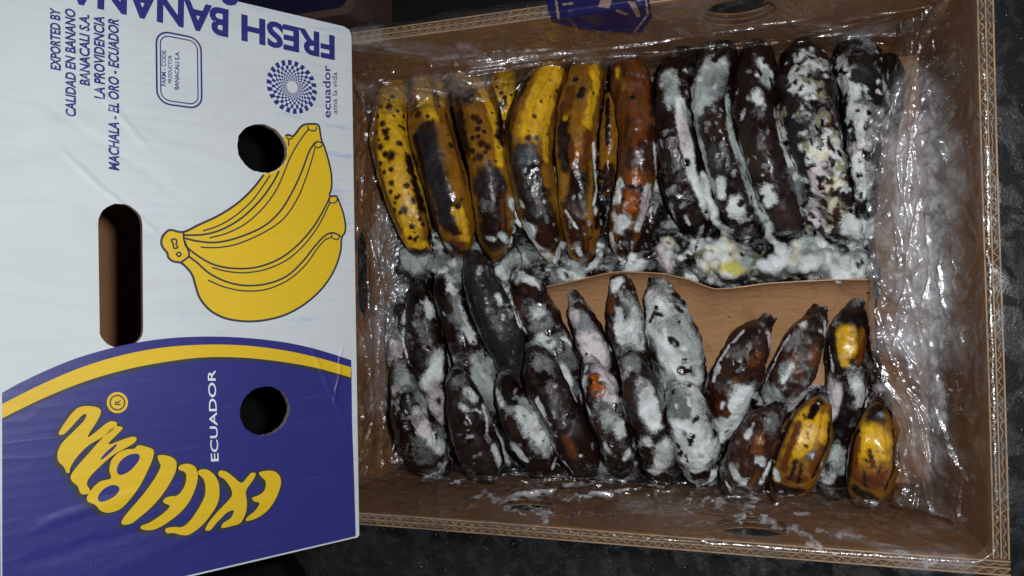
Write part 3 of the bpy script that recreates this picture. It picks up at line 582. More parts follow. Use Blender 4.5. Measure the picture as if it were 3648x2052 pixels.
s('W','C',26,[(1490,180),(1460,225)],.9); s('o','C',22,[(1450,290),(1440,350)]); s('W','C',22,[(1492,350),(1482,450),(1500,510)]); s('W','C',56,[(1560,440),(1590,540)],.85); s('Z','C',46,[(1545,280),(1570,330)],.7); s('W','C',14,[(1415,430),(1440,560)])
s('Z','D',40,[(220,200),(250,240)],.8); s('W','D',100,[(190,330),(240,400),(290,480),(350,600),(390,720)],.95); s('G','D',70,[(330,400),(400,520)],.85); s('P','D',24,[(180,220)]); s('k','D',20,[(285,470),(320,500)]); spots('D', [(225,430,9),(350,640,26),(360,590,16),(210,300,14)], 'd'); s('T','D',60,[(300,780),(330,880)],.9); s('G','D',70,[(270,720),(380,850)],.8)
s('k','D',44,[(740,420),(680,480)]); s('P','D',22,[(820,440),(830,500)],.9); s('o','D',28,[(770,560),(730,600)]); s('o','D',22,[(640,690)]); s('W','D',18,[(550,610),(540,650)]); s('W','D',64,[(690,770),(650,870),(590,960),(560,1050)],.95); s('o','D',32,[(560,840),(580,880)]); s('Z','D',34,[(600,540),(680,560)],.5); s('W','D',12,[(520,700),(545,600),(610,500),(690,420)],.8)
s('W','D',26,[(1010,385)],.9); s('k','D',34,[(1070,370),(1065,430)]); s('W','D',16,[(1130,380),(1125,440)]); s('o','D',34,[(1080,530),(1070,590)]); s('o','D',24,[(985,670),(960,570)]); s('Z','D',34,[(930,600),(900,660)],.8); s('W','D',13,[(950,615),(900,700)],.8); s('G','D',46,[(840,750),(860,820)],.95); s('P','D',22,[(1120,640),(1060,720),(990,800),(930,850)]); s('Z','D',34,[(960,450),(930,500)],.7); s('W','D',11,[(930,450),(860,570),(810,690)],.8)
s('y','D',54,[(1240,440),(1240,530)]); s('y','D',36,[(1225,600)]); s('m','D',26,[(1330,430),(1330,530)]); s('o','D',24,[(1310,590),(1345,480)]); s('k','D',44,[(1300,345),(1270,340)]); s('P','D',60,[(1160,740),(1190,850)]); s('k','D',32,[(1268,720),(1240,850),(1200,1000)]); s('W','D',34,[(1290,690),(1330,780),(1310,830)],.85); s('W','D',13,[(1160,500),(1165,640)],.8); s('G','D',26,[(1180,1070),(1150,1120)],.8); s('d','D',24,[(1160,420),(1170,520),(1200,640)])
s('r','D',30,[(1430,830),(1450,780)]); s('P','D',30,[(1420,730)],.9); s('W','D',14,[(1360,740),(1345,830)])
# second row, lower layer
s('G','C',56,[(295,690),(310,740)],.9); s('P','C',30,[(250,790)],.8); s('k','C',46,[(320,840),(330,880)]); s('W','C',40,[(420,970),(440,1050),(520,1100)],.9); s('P','C',40,[(380,900),(430,1000)],.6); s('Z','C',60,[(370,1100),(420,1160)],.5)
s('W','C',28,[(660,790),(690,830)],.8); s('W','C',8,[(640,930),(700,890),(730,910)],.8); s('Z','C',40,[(600,740)],.7); s('W','C',22,[(800,1100),(835,1190)],.8); s('W','C',16,[(850,1110),(880,1190)],.7); s('W','C',9,[(740,870),(765,960),(760,1030)],.8); s('d','C',80,[(650,980),(700,1100)])
s('W','C',22,[(815,790),(845,860)],.9); s('W','C',48,[(970,900),(1010,980),(1060,1060),(1095,1100)]); s('G','C',34,[(960,850),(1000,880)],.8); s('W','C',26,[(905,1090),(970,1170)],.85); s('W','C',20,[(1140,1170),(1130,1210)]); spots('C', [(1055,1000,7),(1070,1060,6),(990,1020,6)], 'k'); s('r','C',26,[(910,1000),(930,1030)]); s('d','C',44,[(1030,1180),(1060,1200)]); s('k','C',30,[(870,800),(900,850)]); s('n','C',30,[(890,950),(910,1010)])
s('Z','C',50,[(1050,620),(1090,660)],.65); s('k','C',40,[(1080,720)]); s('r','C',30,[(1110,790)]); s('W','C',18,[(1180,660),(1205,715),(1230,790),(1255,840)]); s('o','C',30,[(1190,1030),(1240,1150)],.5); s('W','C',20,[(1030,830),(1080,920),(1115,970)],.95); s('W','C',12,[(1185,1180),(1240,1250)],.9); s('d','C',60,[(1130,900),(1170,980)])
s('b','C',40,[(1355,720),(1372,790)]); spots('C', [(1330,740,18),(1370,800,16),(1392,745,12)], 'k'); s('W','C',20,[(1298,720),(1295,830),(1330,910)]); s('P','C',40,[(1430,810),(1460,850)],.8); s('W','C',38,[(1490,980),(1495,1010)]); s('G','C',36,[(1420,930),(1440,960)],.8); s('W','C',34,[(1420,1085)],.7); s('W','C',24,[(1540,1120),(1530,1160)],.8); s('W','C',13,[(1385,1110),(1440,1225)],.9); s('r','C',24,[(1365,950),(1380,1010)]); s('W','C',12,[(1300,690),(1310,650)],.8)
s('Z','D',44,[(65,580),(80,620)],.8); s('W','D',48,[(150,750),(175,850),(200,930)]); s('W','D',38,[(160,1030)],.7); s('W','D',46,[(260,1050),(240,1130),(210,1190)],.9); s('r','D',24,[(50,740),(70,800)]); s('P','D',30,[(120,700)],.8); s('d','D',30,[(250,1215)])
s('W','D',100,[(390,930),(420,1050),(430,1130)]); s('d','D',44,[(430,1225),(480,1215)]); s('T','D',56,[(300,800),(350,860)],.85); s('G','D',60,[(270,1110)],.7); s('k','D',9,[(395,1050),(415,990)]); s('W','D',26,[(530,1200),(500,1270)],.9)
s('Z','D',44,[(850,890),(830,930)],.8); s('W','D',18,[(700,1000),(720,970)]); s('o','D',40,[(770,1020),(760,1080)]); s('m','D',22,[(770,1025)]); s('o','D',24,[(850,1090),(870,1030)]); s('W','D',28,[(620,1170),(640,1210)],.9); s('W','D',30,[(690,1245)],.9); s('W','D',14,[(590,1250),(610,1290)],.9); s('W','D',36,[(740,1150),(780,1130)],.7); s('W','D',14,[(840,1130),(780,1250)],.9); s('r','D',40,[(690,1120),(750,1220)]); s('o','D',20,[(720,1260),(760,1200)],.8)
s('y','D',76,[(1050,900),(1010,1000),(965,1090)]); s('y','D',36,[(1120,900),(1120,1000)]); s('k','D',24,[(1080,830),(1050,890)]); s('k','D',30,[(1100,810)]); s('k','D',48,[(1060,1110)]); s('Z','D',32,[(1062,1110)],.95); s('W','D',14,[(1066,1108)],.7); s('d','D',46,[(870,1300),(960,1310)]); s('m','D',60,[(960,1190),(1020,1160)]); s('o','D',34,[(930,1230),(1010,1230)]); s('d','D',13,[(970,1130),(940,1230)]); s('d','D',11,[(1000,1150),(985,1250)]); s('d','D',26,[(945,900),(880,1040),(835,1190),(820,1260)]); s('W','D',24,[(858,1190),(865,1230)]); spots('D', [(1025,1050,12),(1040,1010,8),(1050,940,6),(1100,950,5),(1030,980,6)]); s('Z','D',26,[(930,1310)],.5)
s('k','D',54,[(1410,860),(1390,900)]); s('Z','D',24,[(1430,880)],.7); s('y','D',90,[(1385,1010),(1385,1100)]); s('m','D',60,[(1350,1200),(1410,1180)]); s('o','D',50,[(1330,1230),(1400,1260)],.8); s('d','D',46,[(1300,1290),(1370,1330)]); s('o','D',16,[(1370,1080),(1390,1160)]); s('d','D',26,[(1300,970),(1265,1120),(1245,1260)]); spots('D', [(1425,1170,11),(1420,1190,11),(1425,1215,9),(1385,1110,12),(1350,1130,10),(1310,970,14)], 'k'); s('Z','D',17,[(1455,1230)],.9); s('k','D',12,[(1495,960),(1500,1000)])
s('W','D',34,[(1110,1150),(1150,1230)],.6); s('G','D',36,[(1200,1080),(1220,1180)],.7)

s('o','D',24,[(985,930),(930,1080),(900,1180)],.9); s('d','D',14,[(1150,930),(1145,1030),(1100,1130),(1060,1220)],.9); s('o','D',22,[(1110,1060),(1050,1190)],.8); s('d','D',40,[(840,1250),(900,1290),(980,1300)],.9)
s('o','D',20,[(1310,1010),(1290,1130),(1290,1220)],.9); s('o','D',40,[(1320,1230),(1400,1240),(1450,1220)],.9); s('d','D',14,[(1505,1040),(1500,1180),(1450,1290)],.9); s('d','D',12,[(1340,1190),(1345,1270)],.8)
s('d','A',14,[(330,560),(370,760)],.7); s('o','A',18,[(545,480),(590,640),(650,860)],.8); s('o','A',20,[(560,300),(600,460)],.8); s('o','A',18,[(860,520),(868,640)],.6); s('o','A',24,[(1180,330),(1150,500)],.8); s('o','A',20,[(930,420),(905,560)],.8); s('o','A',34,[(1240,330),(1200,480)],.7); s('o','A',20,[(1420,280),(1400,430),(1380,600)],.8); s('r','A',26,[(1530,200),(1490,400)],.5)
# small scattered flecks
rk = random.Random(21)
def flecks(c, x0, x1, y0, y1, n_, kinds, r0, r1, a0=.6, a1=.95):
    for _ in range(n_):
        x, y = rk.uniform(x0, x1), rk.uniform(y0, y1); r_ = rk.uniform(r0, r1)
        s(rk.choice(kinds), c, r_, [(x, y), (x + rk.gauss(0, 1) * r_ * 1.2, y + rk.gauss(0, 1) * r_ * 2)], rk.uniform(a0, a1))
flecks('B', 870, 1190, 110, 640, 120, 'WWkkVk', 5, 19); flecks('B', 1010, 1240, 600, 1130, 90, 'WCkVrk', 5, 18); flecks('B', 1210, 1480, 120, 1000, 110, 'WWkkP', 5, 17)
flecks('B', 230, 860, 150, 1150, 110, 'WZkGk', 4, 13, .5, .85); flecks('B', 220, 1380, 1150, 1380, 60, 'WWWGGC', 8, 26, .5, .95); flecks('B', 220, 1380, 1150, 1380, 24, 'kdn', 4, 11, .5, .9)
flecks('C', 210, 1650, 120, 1240, 190, 'ZZWkkGP', 4, 14, .4, .85); flecks('D', 20, 500, 180, 1200, 70, 'ZdGkW', 5, 15, .5, .9); flecks('D', 520, 1130, 370, 900, 80, 'WZkkr', 4, 13, .5, .9); flecks('D', 600, 900, 900, 1320, 30, 'WZkr', 4, 13, .5, .9)
flecks('A', 880, 1700, 900, 1300, 60, 'WZkG', 4, 12, .5, .85); flecks('A', 330, 860, 250, 1200, 60, 'ssd', 3, 9, .7, 1.); flecks('A', 330, 1700, 1180, 1420, 56, 'WGGZd', 8, 22, .5, .9)
flecks('D', 930, 1510, 860, 1280, 46, 'ss', 2, 5, .7, 1.)
# where each stroke lands: first surface met along the sight line
allv = [tuple(p) for p in MV]; allf = list(MF); nb = len(allv)
for b in BANS:
    allf += [tuple(i + nb for i in f) for f in b.F]; allv += [tuple(p) for p in b.V]; nb = len(allv)
BVH = BVHTree.FromPolygons(allv, allf)
def land(bvh, u, v):
    d = ray(u, v); hp = bvh.ray_cast(Vector(CAMP), Vector(d).normalized())
    if hp[0] is None: return None
    p = np.array(hp[0]); return p, float(RX[2] @ (p - CAMP))
DABS = []
def dabs(bvh, c, r, pts):
    sc = CROP[c][2]; out = []
    for i in range(len(pts)):
        n_ = 1
        if i + 1 < len(pts): n_ = max(1, int(math.hypot(pts[i + 1][0] - pts[i][0], pts[i + 1][1] - pts[i][1]) / max(r * .55, 6)))
        for j in range(n_):
            t = j / n_; q = pts[min(i + 1, len(pts) - 1)]
            h_ = land(bvh, *px(c, pts[i][0] * (1 - t) + q[0] * t, pts[i][1] * (1 - t) + q[1] * t))
            if h_: out.append((h_[0], r * sc * h_[1] / FPX))
    return out
for k, c, r, a, pts in ST:
    for p, rad in dabs(BVH, c, r, pts): DABS.append((k, p, rad, a))
def paint(V, base, a0):
    n_ = len(V)
    warp = V + np.stack([pn(V, 160, 21), pn(V, 160, 22), pn(V, 160, 23)], 1) * .0030 + np.stack([pn(V, 480, 24), pn(V, 480, 25), pn(V, 480, 26)], 1) * .0013
    small = V + np.stack([pn(V, 480, 24), pn(V, 480, 25), pn(V, 480, 26)], 1) * .0009
    skin = np.tile(np.array(base, float), (n_, 1)); mcol = np.array(COLS['Z']) + np.clip(.25 + .9 * pn(V, 60, 36), 0, 1)[:, None] * (np.array(COLS['W']) - np.array(COLS['Z'])); am = np.full(n_, a0)
    vn = pn(V, 38, 31) * 1.1 + pn(V, 120, 34) * .7 + pn(V, 300, 35) * .35; am = a0 * (.62 + 1.55 * vn)
    skin *= (1 + .25 * pn(V, 70, 33))[:, None]
    shade = np.clip(.90 + .45 * pn(V, 48, 37) + .3 * pn(V, 150, 38), .45, 1.05)
    lo, hi = V.min(0) - .002, V.max(0) + .002
    for k, p, rad, a in DABS:
        if np.any(p + rad * 2.3 < lo) or np.any(p - rad * 2.3 > hi): continue
        src = warp if rad > .0045 else small
        d = np.linalg.norm(src - p, axis=1)
        if k in SKIN:
            w = (1 - (sstep(rad * .72, rad * 1.12, d) if rad < .0034 else sstep(rad * .50, rad * 1.28, d))) * a
            skin += (np.array(SKIN[k]) - skin) * w[:, None]; am -= (am - .06) * w
        else:
            a_ = a * .96; w = (1 - sstep(rad * .12, rad * 1.55, d)) ** .8; wc = (1 - sstep(rad * .8, rad * 1.4, d))
            am = np.maximum(am, np.where(w > 0, am + (a_ - am) * w, am)); am = np.maximum(am, .44 * a * (1 - sstep(rad * .7, rad * 2.3, d)) * (rad > .002)); mcol += (np.array(COLS[k]) * shade[:, None] - mcol) * wc[:, None]
    return np.clip(skin, 0, 1), np.clip(mcol, 0, 1), np.clip(am, 0, 1)
def set_attr(me, name, rgba):
    at = me.color_attributes.new(name, 'FLOAT_COLOR', 'POINT'); at.data.foreach_set('color', np.ascontiguousarray(rgba, dtype=np.float32).ravel())
def vnormals(me):
    n_ = np.zeros(len(me.vertices) * 3, np.float32); me.vertices.foreach_get('normal', n_); return n_.reshape(-1, 3)
def grow(o, V, sk, mc, am, thick):
    """the mould stands proud of the skin as real relief"""
    me = o.data
    set_attr(me, 'skin', np.concatenate([sk, np.ones((len(sk), 1))], 1)); set_attr(me, 'mold', np.concatenate([mc, am[:, None]], 1))
    lift = sstep(.30, .85, am) * thick * np.clip(.9 + .8 * pn(V, 180, 41) + .35 * pn(V, 420, 42), .1, 2)
    co = np.zeros(len(V) * 3, np.float32); me.vertices.foreach_get('co', co)
    co = co.reshape(-1, 3) + vnormals(me) * lift[:, None]
    me.vertices.foreach_set('co', co.astype(np.float32).ravel()); me.update()

GRP = 'rotting bananas packed in the tray'
for i, b in enumerate(BANS):
    o = obj('banana', b.V, b.F, M_BAN, None, b.loc, True)
    tag(o, b.label, 'banana', GRP)
    sk, mc, am = paint(b.V, b.base, b.a0); grow(o, b.V, sk, mc, am, .0009)
    ax = o.data.attributes.new('axis', 'FLOAT_VECTOR', 'POINT'); ax.data.foreach_set('vector', b.AX.astype(np.float32).ravel())
    if b.tip:                                             # dried blossom end: a short ragged collar
        t = b.dir / np.linalg.norm(b.dir); s_ = np.cross(t, [0, 0, 1.]); s_ /= np.linalg.norm(s_); u_ = np.cross(s_, t)
        K = 22; v = []
        for q, (dd, rr) in enumerate(((-.004, 1.0), (.0005, .90), (.0030, .84), (.0056, .80), (.0044, .56), (.0010, .32))):
            for j in range(K):
                a_ = 2 * math.pi * j / K
                jg = (random.uniform(-.0017, .0017) if q in (2, 3, 4) else 0) + (random.choice((0, 0, .0016)) if q == 3 else 0)
                rr_ = b.r0 * rr * (1 + random.uniform(-.08, .08))
                v.append(b.start + t * (dd + jg) + s_ * math.cos(a_) * rr_ + u_ * math.sin(a_) * rr_)
        v.append(b.start + t * .001)
        f = [(q * K + j, q * K + (j + 1) % K, (q + 1) * K + (j + 1) % K, (q + 1) * K + j) for q in range(5) for j in range(K)] + [(5 * K + j, 5 * K + (j + 1) % K, 6 * K) for j in range(K)]
        v = np.array(v)
        to = obj('blossom_tip', v, f, M_BAN, o, b.loc, False)
        sk2, mc2, am2 = paint(v, BK, .34); sk2 *= .9
        set_attr(to.data, 'skin', np.concatenate([sk2, np.ones((len(sk2), 1))], 1)); set_attr(to.data, 'mold', np.concatenate([mc2, np.minimum(am2, .62)[:, None]], 1))
o = obj('mold', MV, MF, M_BAN, None, (0, 0, 0), True)
tag(o, 'white and grey mould spread between the bananas in the tray', 'mould', kind='stuff')
sk, mc, am = paint(MV, (.012, .008, .007), .42); grow(o, MV, sk, mc, am, .0016)

# ------------------------------------------------------------------ kraft paper divider
kl = tuple(KV.mean(0))
kraft = obj('paper_divider', KV, KF, M_KRAFT, None, kl, True)
sm = kraft.modifiers.new('t', 'SOLIDIFY'); sm.thickness = .0009; sm.offset = -1
tag(kraft, 'bare brown kraft paper sheet with water drops, between the two rows of bananas', 'paper')
def drops(spec, bvh, parent, loc, name='water_drop'):
    bm = bmesh.new(); bmesh.ops.create_icosphere(bm, subdivisions=1 if len(spec) > 200 else 2, radius=1)
    dv = np.array([v.co[:] for v in bm.verts]); df = [[v.index for v in f.verts] for f in bm.faces]; bm.free()
    m_ = Mesh()
    for u, v, rpx in spec:
        h_ = land(bvh, u, v)
        if not h_: continue
        p, k = h_; r_ = rpx * k / FPX
        hp = bvh.ray_cast(Vector(CAMP), Vector(ray(u, v)).normalized())
        nrm = np.array(hp[1]); nrm = nrm if nrm @ (CAMP - p) > 0 else -nrm
        a = np.cross(nrm, [.3, .5, .8]); a /= np.linalg.norm(a); b_ = np.cross(nrm, a)
        e = random.uniform(.8, 1.25)
        q = p + (dv[:, :1] * a * r_ * e + dv[:, 1:2] * b_ * r_ / e + dv[:, 2:3] * nrm * r_ * .5) - np.array(loc)
        m_.add(q, df)
    o_ = m_.build(name, [M_DROP], parent, (0, 0, 0), True); o_['kind'] = 'stuff'
    return o_
DSP = [(710,210,10),(1310,190,10),(1360,212,14),(685,275,11),(470,320,10),(605,345,12),(875,240,9),(645,205,6),(895,170,7),(545,315,5),(875,185,6),(1130,180,9),(1060,205,6),(300,130,5),(940,330,5)]
drops([(*px('D', x, y), r * .8) for x, y, r in DSP] + [(random.uniform(2560, 3080), random.uniform(1000, 1180), random.uniform(1.2, 3)) for _ in range(40)], KB, kraft, kl)

# ------------------------------------------------------------------ clear plastic liner: one sheet from outside, over the rim, down the walls, onto the fruit
ix0, ix1, iy0, iy1 = TX0 + WT, TX1 - WT, TY0 + WT, TY1 - WT
def loop(rc, n_):
    pts = []
    segs = [((ix1, iy0 + rc), (ix1, iy1 - rc), (-1, 0)), ((ix1 - rc, iy1), (ix0 + rc, iy1), (0, -1)), ((ix0, iy1 - rc), (ix0, iy0 + rc), (1, 0)), ((ix0 + rc, iy0), (ix1 - rc, iy0), (0, 1))]
    for k, (a, b_, nn) in enumerate(segs):
        a, b_ = np.array(a), np.array(b_); ln = np.linalg.norm(b_ - a); q = int(ln / .00125)
        for i in range(q): pts.append((*(a + (b_ - a) * i / q), *nn))
        c = b_ + np.array(nn) * rc; a0 = math.atan2(-nn[1], -nn[0])
        for i in range(8):
            t = a0 + math.pi / 2 * i / 8; pts.append((c[0] + rc * math.cos(t), c[1] + rc * math.sin(t), -math.cos(t), -math.sin(t)))
    return np.array(pts)
LP = loop(.014, 0); NLP = len(LP)
# profile: distance inwards (from inner wall face), height under the rim
prof = {
 'L': [(-.085,-.207),(-.070,-.11),(-.060,-.002),(-.0280,.001),(-.0105,.0022),(-.003,.0028),(.0010,-.0005),(.003,-.03),(.006,-.06),(.010,-.09),(.013,-.112),(.015,-.134)],
 'F': [(-.085,-.206),(-.072,-.10),(-.060,-.006),(-.0280,.000),(-.0105,.0022),(-.003,.0028),(.0010,-.0005),(.005,-.020),(.016,-.036),(.030,-.050),(.045,-.062),(.0575,-.071)],
 'R': [(-.040,-.205),(-.026,-.13),(-.014,-.05),(-.0118,-.006),(-.0105,.0022),(-.003,.0028),(.0010,-.0005),(.002,-.03),(.003,-.06),(.004,-.085),(.006,-.11),(.009,-.13)],
 'B': [(-.013,-.15),(-.012,-.10),(-.0115,-.05),(-.0112,-.006),(-.0095,.0022),(-.003,.0028),(.0010,-.0005),(.002,-.03),(.004,-.07),(.008,-.10),(.018,-.118),(.034,-.128)]}
# coverage on top of the first bananas beside the right wall
pr2 = prof['R'][:7] + [(.002,-.03),(.005,-.052),(.015,-.062),(.022,-.071),(.037,-.080)]
NV = 230
def resample(pf):
    p = np.array(pf); dd = np.r_[0, np.cumsum(np.linalg.norm(np.diff(p, axis=0), axis=1))]
    kn = np.array([0, .13, .26, .33, .35, .38, .41, .50, .62, .74, .87, 1.0]); t = np.linspace(0, 1, NV)
    return np.stack([np.interp(t, kn, p[:, 0]), np.interp(t, kn, p[:, 1])], 1)
PR = {k: resample(v) for k, v in prof.items()}; PR['R2'] = resample(pr2)
FV = np.zeros((NLP, NV, 3))
for i, (x, y, nx, ny) in enumerate(LP):
    w = {'L': max(0, nx), 'R': max(0, -nx), 'F': max(0, ny), 'B': max(0, -ny)}
    tot = sum(q * q for q in w.values()); p = sum(PR[k] * (q * q / tot) for k, q in w.items())
    if w['R'] > 0:
        q = sstep(.085, .15, np.array([y]))[0] * w['R'] ** 2; p = p + (PR['R2'] - PR['R']) * q
    if w['F'] > 0:                                         # the bag stands back from the fruit at the far end of the front wall
        p = p.copy(); p[:, 0] -= np.maximum(p[:, 0] - .01, 0) * (.48 * sstep(.085, .15, np.array([x]))[0] + .30 * sstep(-.06, -.12, np.array([x]))[0]) * w['F'] ** 2
    FV[i, :, 0] = x + nx * p[:, 0]; FV[i, :, 1] = y + ny * p[:, 0]; FV[i, :, 2] = H + p[:, 1]
t = np.linspace(0, 1, NV)
amp_in = np.interp(t, [0, .13, .30, .35, .42, .50, .62, .80, 1], [.024, .022, .012, .0014, .0006, .0026, .0046, .0060, .0065])
flat = FV.reshape(-1, 3)
# long stretched folds plus crumples
side = np.abs(LP[:, 2])
st_ = np.stack([flat[:, 0] * np.repeat(np.where(side > .5, 1, .35), NV), flat[:, 1] * np.repeat(np.where(side > .5, .30, 1), NV), flat[:, 2] * 1.3], 1)
r1 = 1 - np.abs(pn(st_, 42, 51)) * 2; r2 = 1 - np.abs(pn(flat, 75, 52)) * 2; r3 = 1 - np.abs(pn(flat, 170, 53)) * 2
calm = np.repeat(1 - .75 * np.maximum(0, -LP[:, 2]) ** 2, NV)
r0 = 1 - np.abs(pn(flat * np.array([1, 1, .6]), 24, 57)) * 2
outer_ = np.tile(t < .36, NLP)
dsp = np.where(outer_, r0 * .62 + r1 * .40 - .15, r1 * .55 + (r2 * .40 + r3 * .20) * calm + .2).reshape(NLP, NV)
inward = np.stack([LP[:, 2], LP[:, 3]], 1)
sign = np.where(t < .36, -1, 1)
vert = np.interp(t, [0, .3, .5, .8, 1], [0, 0, 0, .7, .85])
d_ = np.maximum(dsp, -.1) * amp_in[None, :] 
FV[:, :, 0] += inward[:, :1] * d_ * sign[None, :] * (1 - vert)[None, :]; FV[:, :, 1] += inward[:, 1:] * d_ * sign[None, :] * (1 - vert)[None, :]
FV[:, :, 2] += d_ * vert[None, :] 
# single sharp folds pressed into the sheet, each a narrow ridge running across it
arcs = np.r_[0, np.cumsum(np.linalg.norm(np.diff(LP[:, :2], axis=0), axis=1))]
vlen = np.r_[0, np.cumsum(np.linalg.norm(np.diff(FV[:, :, :].mean(0) * 0 + PR['L'][:, [0, 1, 1]] * np.array([1, 1, 0]), axis=0), axis=1))]
SS, VV = np.meshgrid(arcs, vlen, indexing='ij'); fold = np.zeros_like(SS)
rf = random.Random(5)
vrim = vlen[int(NV * .42)]
for _ in range(640):
    s0 = rf.uniform(0, arcs[-1]); outside = rf.random() < .30
    v0 = rf.uniform(vlen[10], vlen[int(NV * .33)]) if outside else rf.uniform(vrim, vlen[-1])
    an = rf.gauss(math.pi / 2, .75) if rf.random() < .55 else rf.gauss(0, .35); L_ = rf.uniform(.015, .085); hh_ = rf.uniform(.0012, .0042); ww = rf.uniform(.0011, .0024); bend = rf.uniform(-6, 6)
    ds, dv = SS - s0, VV - v0
    sel = (np.abs(ds) < L_) & (np.abs(dv) < L_)
    if not sel.any(): continue
    a_ = ds[sel] * math.cos(an) + dv[sel] * math.sin(an); b_ = -ds[sel] * math.sin(an) + dv[sel] * math.cos(an) - bend * a_ * a_
    fold[sel] = np.maximum(fold[sel], hh_ * np.exp(-(b_ / ww) ** 2) * np.clip(1 - np.abs(a_) / (L_ * .55), 0, 1) ** .6)
i_r = [int(np.argmin(np.abs(LP[:, 1] - y_) + 10 * (LP[:, 2] > -.9))) for y_ in (.16, .13, .02, .10, -.05)]
for i_, tv, L_, hh_, ww, an in zip(i_r, (.655, .74, .66, .58, .80), (.30, .26, .22, .16, .2), (.0065, .0055, .005, .004, .004), (.0034, .0028, .003, .0022, .003), (.02, -.03, .05, -.08, .06)):
    ds, dv = SS - arcs[i_], VV - vlen[int(NV * tv)]
    sel = (np.abs(ds) < L_) & (np.abs(dv) < .05)
    a_ = ds[sel] * math.cos(an) + dv[sel] * math.sin(an); b_ = -ds[sel] * math.sin(an) + dv[sel] * math.cos(an) - .5 * a_ * a_ + .0015 * np.sin(a_ * 60)
    fold[sel] = np.maximum(fold[sel], hh_ * np.exp(-(b_ / ww) ** 2) * np.clip(1 - np.abs(a_) / (L_ * .55), 0, 1) ** .5)
free = np.interp(t, [0, .33, .37, .41, .46, 1], [1.3, 1.1, .5, .5, 1, 1])
fold *= free[None, :]
FV[:, :, 0] += inward[:, :1] * fold * sign[None, :] * (1 - .6 * vert)[None, :]; FV[:, :, 1] += inward[:, 1:] * fold * sign[None, :] * (1 - .6 * vert)[None, :]; FV[:, :, 2] += fold * (.25 + .75 * vert)[None, :]
# ragged free edge over the fruit
jit = pn(np.stack([LP[:, 0], LP[:, 1], LP[:, 0] * 0], 1), 38, 55)
FV[:, :, 0] += inward[:, :1] * (jit[:, None] * .005 * sstep(.8, 1, t)[None, :]); FV[:, :, 1] += inward[:, 1:] * (jit[:, None] * .005 * sstep(.8, 1, t)[None, :])
flat = FV.reshape(-1, 3); flat[:, 2] = np.maximum(flat[:, 2], .003)
# keep it on top of the bananas
for i in range(NLP):
    for j in range(int(NV * .66), NV):
        q = flat[i * NV + j]
        hp = BVH.ray_cast(Vector((q[0], q[1], H + .2)), Vector((0, 0, -1)))
        if hp[0] is not None and hp[0].z + .0016 > q[2] and q[2] > H - .115: q[2] = hp[0].z + .0016
FF = [(i * NV + j, ((i + 1) % NLP) * NV + j, ((i + 1) % NLP) * NV + j + 1, i * NV + j + 1) for i in range(NLP) for j in range(NV - 1)]
film = obj('plastic_liner', flat, FF, M_FILM, None, (0, .03, .01), True)
tag(film, 'clear crumpled plastic liner bag draped over the rim of the tray', 'plastic bag')
FB = BVHTree.FromPolygons([tuple(p) for p in flat], FF)
FOG = []
def fog(c, r, pts, a): FOG.extend((p, rad, a) for p, rad in dabs(FB, c, r, pts))
fog('P', 150, [(3230,520),(3250,760),(3260,1000),(3270,1200)], .72); fog('P', 110, [(3220,1480),(3300,1640)], .34); fog('P', 100, [(3330,420),(3380,620)], .30); fog('P', 120, [(3170,640),(3190,1000),(3200,1200)], .30); fog('P', 90, [(3330,560),(3370,900),(3380,1150)], .16); fog('P', 60, [(3240,1150),(3300,1330),(3330,1480)], .45)
fog('P', 90, [(3080,130),(3180,250),(3260,360)], .38); fog('P', 60, [(2900,100),(3040,110)], .2); fog('P', 60, [(3200,1400),(3250,1600)], .18)
fog('P', 60, [(1370,860),(1400,960),(1390,1080),(1350,1200)], .34); fog('P', 70, [(1330,1150),(1340,1290),(1350,1420)], .22); fog('P', 46, [(1380,760),(1370,880)], .25)
fog('P', 60, [(1290,150),(1500,190),(1800,200),(2200,200)], .22); fog('P', 50, [(1300,330),(1450,310),(1700,285)], .16)
for r, pts in [(13,[(505,185),(560,165)]),(16,[(545,155),(610,200)]),(15,[(620,200),(690,165)]),(24,[(690,160),(790,150)]),(20,[(740,225),(795,240),(780,270)]),(7,[(640,215),(735,258)]),(7,[(585,200),(660,235)]),(22,[(855,130),(915,138)]),(10,[(930,130),(1100,112)]),(12,[(860,185),(960,170),(1080,150)]),(12,[(1145,130),(1215,140)]),(11,[(1195,160),(1222,212)]),(7,[(1258,140),(1250,198)]),(8,[(1335,160),(1308,240)]),(9,[(1395,180),(1368,212)]),(16,[(1440,185),(1430,220)]),(14,[(1565,190),(1530,230),(1498,270)]),(18,[(1600,255),(1645,290)]),(15,[(1720,235),(1765,252)]),(18,[(1700,290),(1755,315),(1800,355)]),(12,[(1800,305),(1880,325),(1975,330)]),(14,[(2060,360),(2150,390),(2240,430)]),(7,[(320,110),(400,102)]),(9,[(420,130),(480,115)]),(6,[(900,235),(990,240)])]:
    fog('L', r, pts, .62)  # milky patches of wet film, silvery facet sheen painted in with them
fog('L', 70, [(1100,200),(1300,230),(1250,200)], .16); fog('L', 80, [(1900,330),(2150,390),(2300,400)], .26); fog('L', 80, [(2150,100),(2300,200),(2200,300)], .08)
fg = np.full(len(flat), .006) + np.tile(np.interp(t, [0, .36, .38, 1], [.002, .004, 0, 0]), NLP)
wp = flat + np.stack([pn(flat, 150, 61), pn(flat, 150, 62), pn(flat, 150, 63)], 1) * .005 + np.stack([pn(flat, 420, 64), pn(flat, 420, 65), pn(flat, 420, 66)], 1) * .002
wl = flat + np.stack([pn(flat, 34, 67), pn(flat, 34, 68), pn(flat, 34, 69)], 1) * .016
for p, rad, a in FOG:
    d = np.linalg.norm((wl if rad > .012 else wp) - p, axis=1); fg = np.maximum(fg, a * (1 - sstep(rad * (.2 if rad > .012 else .8), rad * (1.35 if rad > .012 else 1.12), d)))
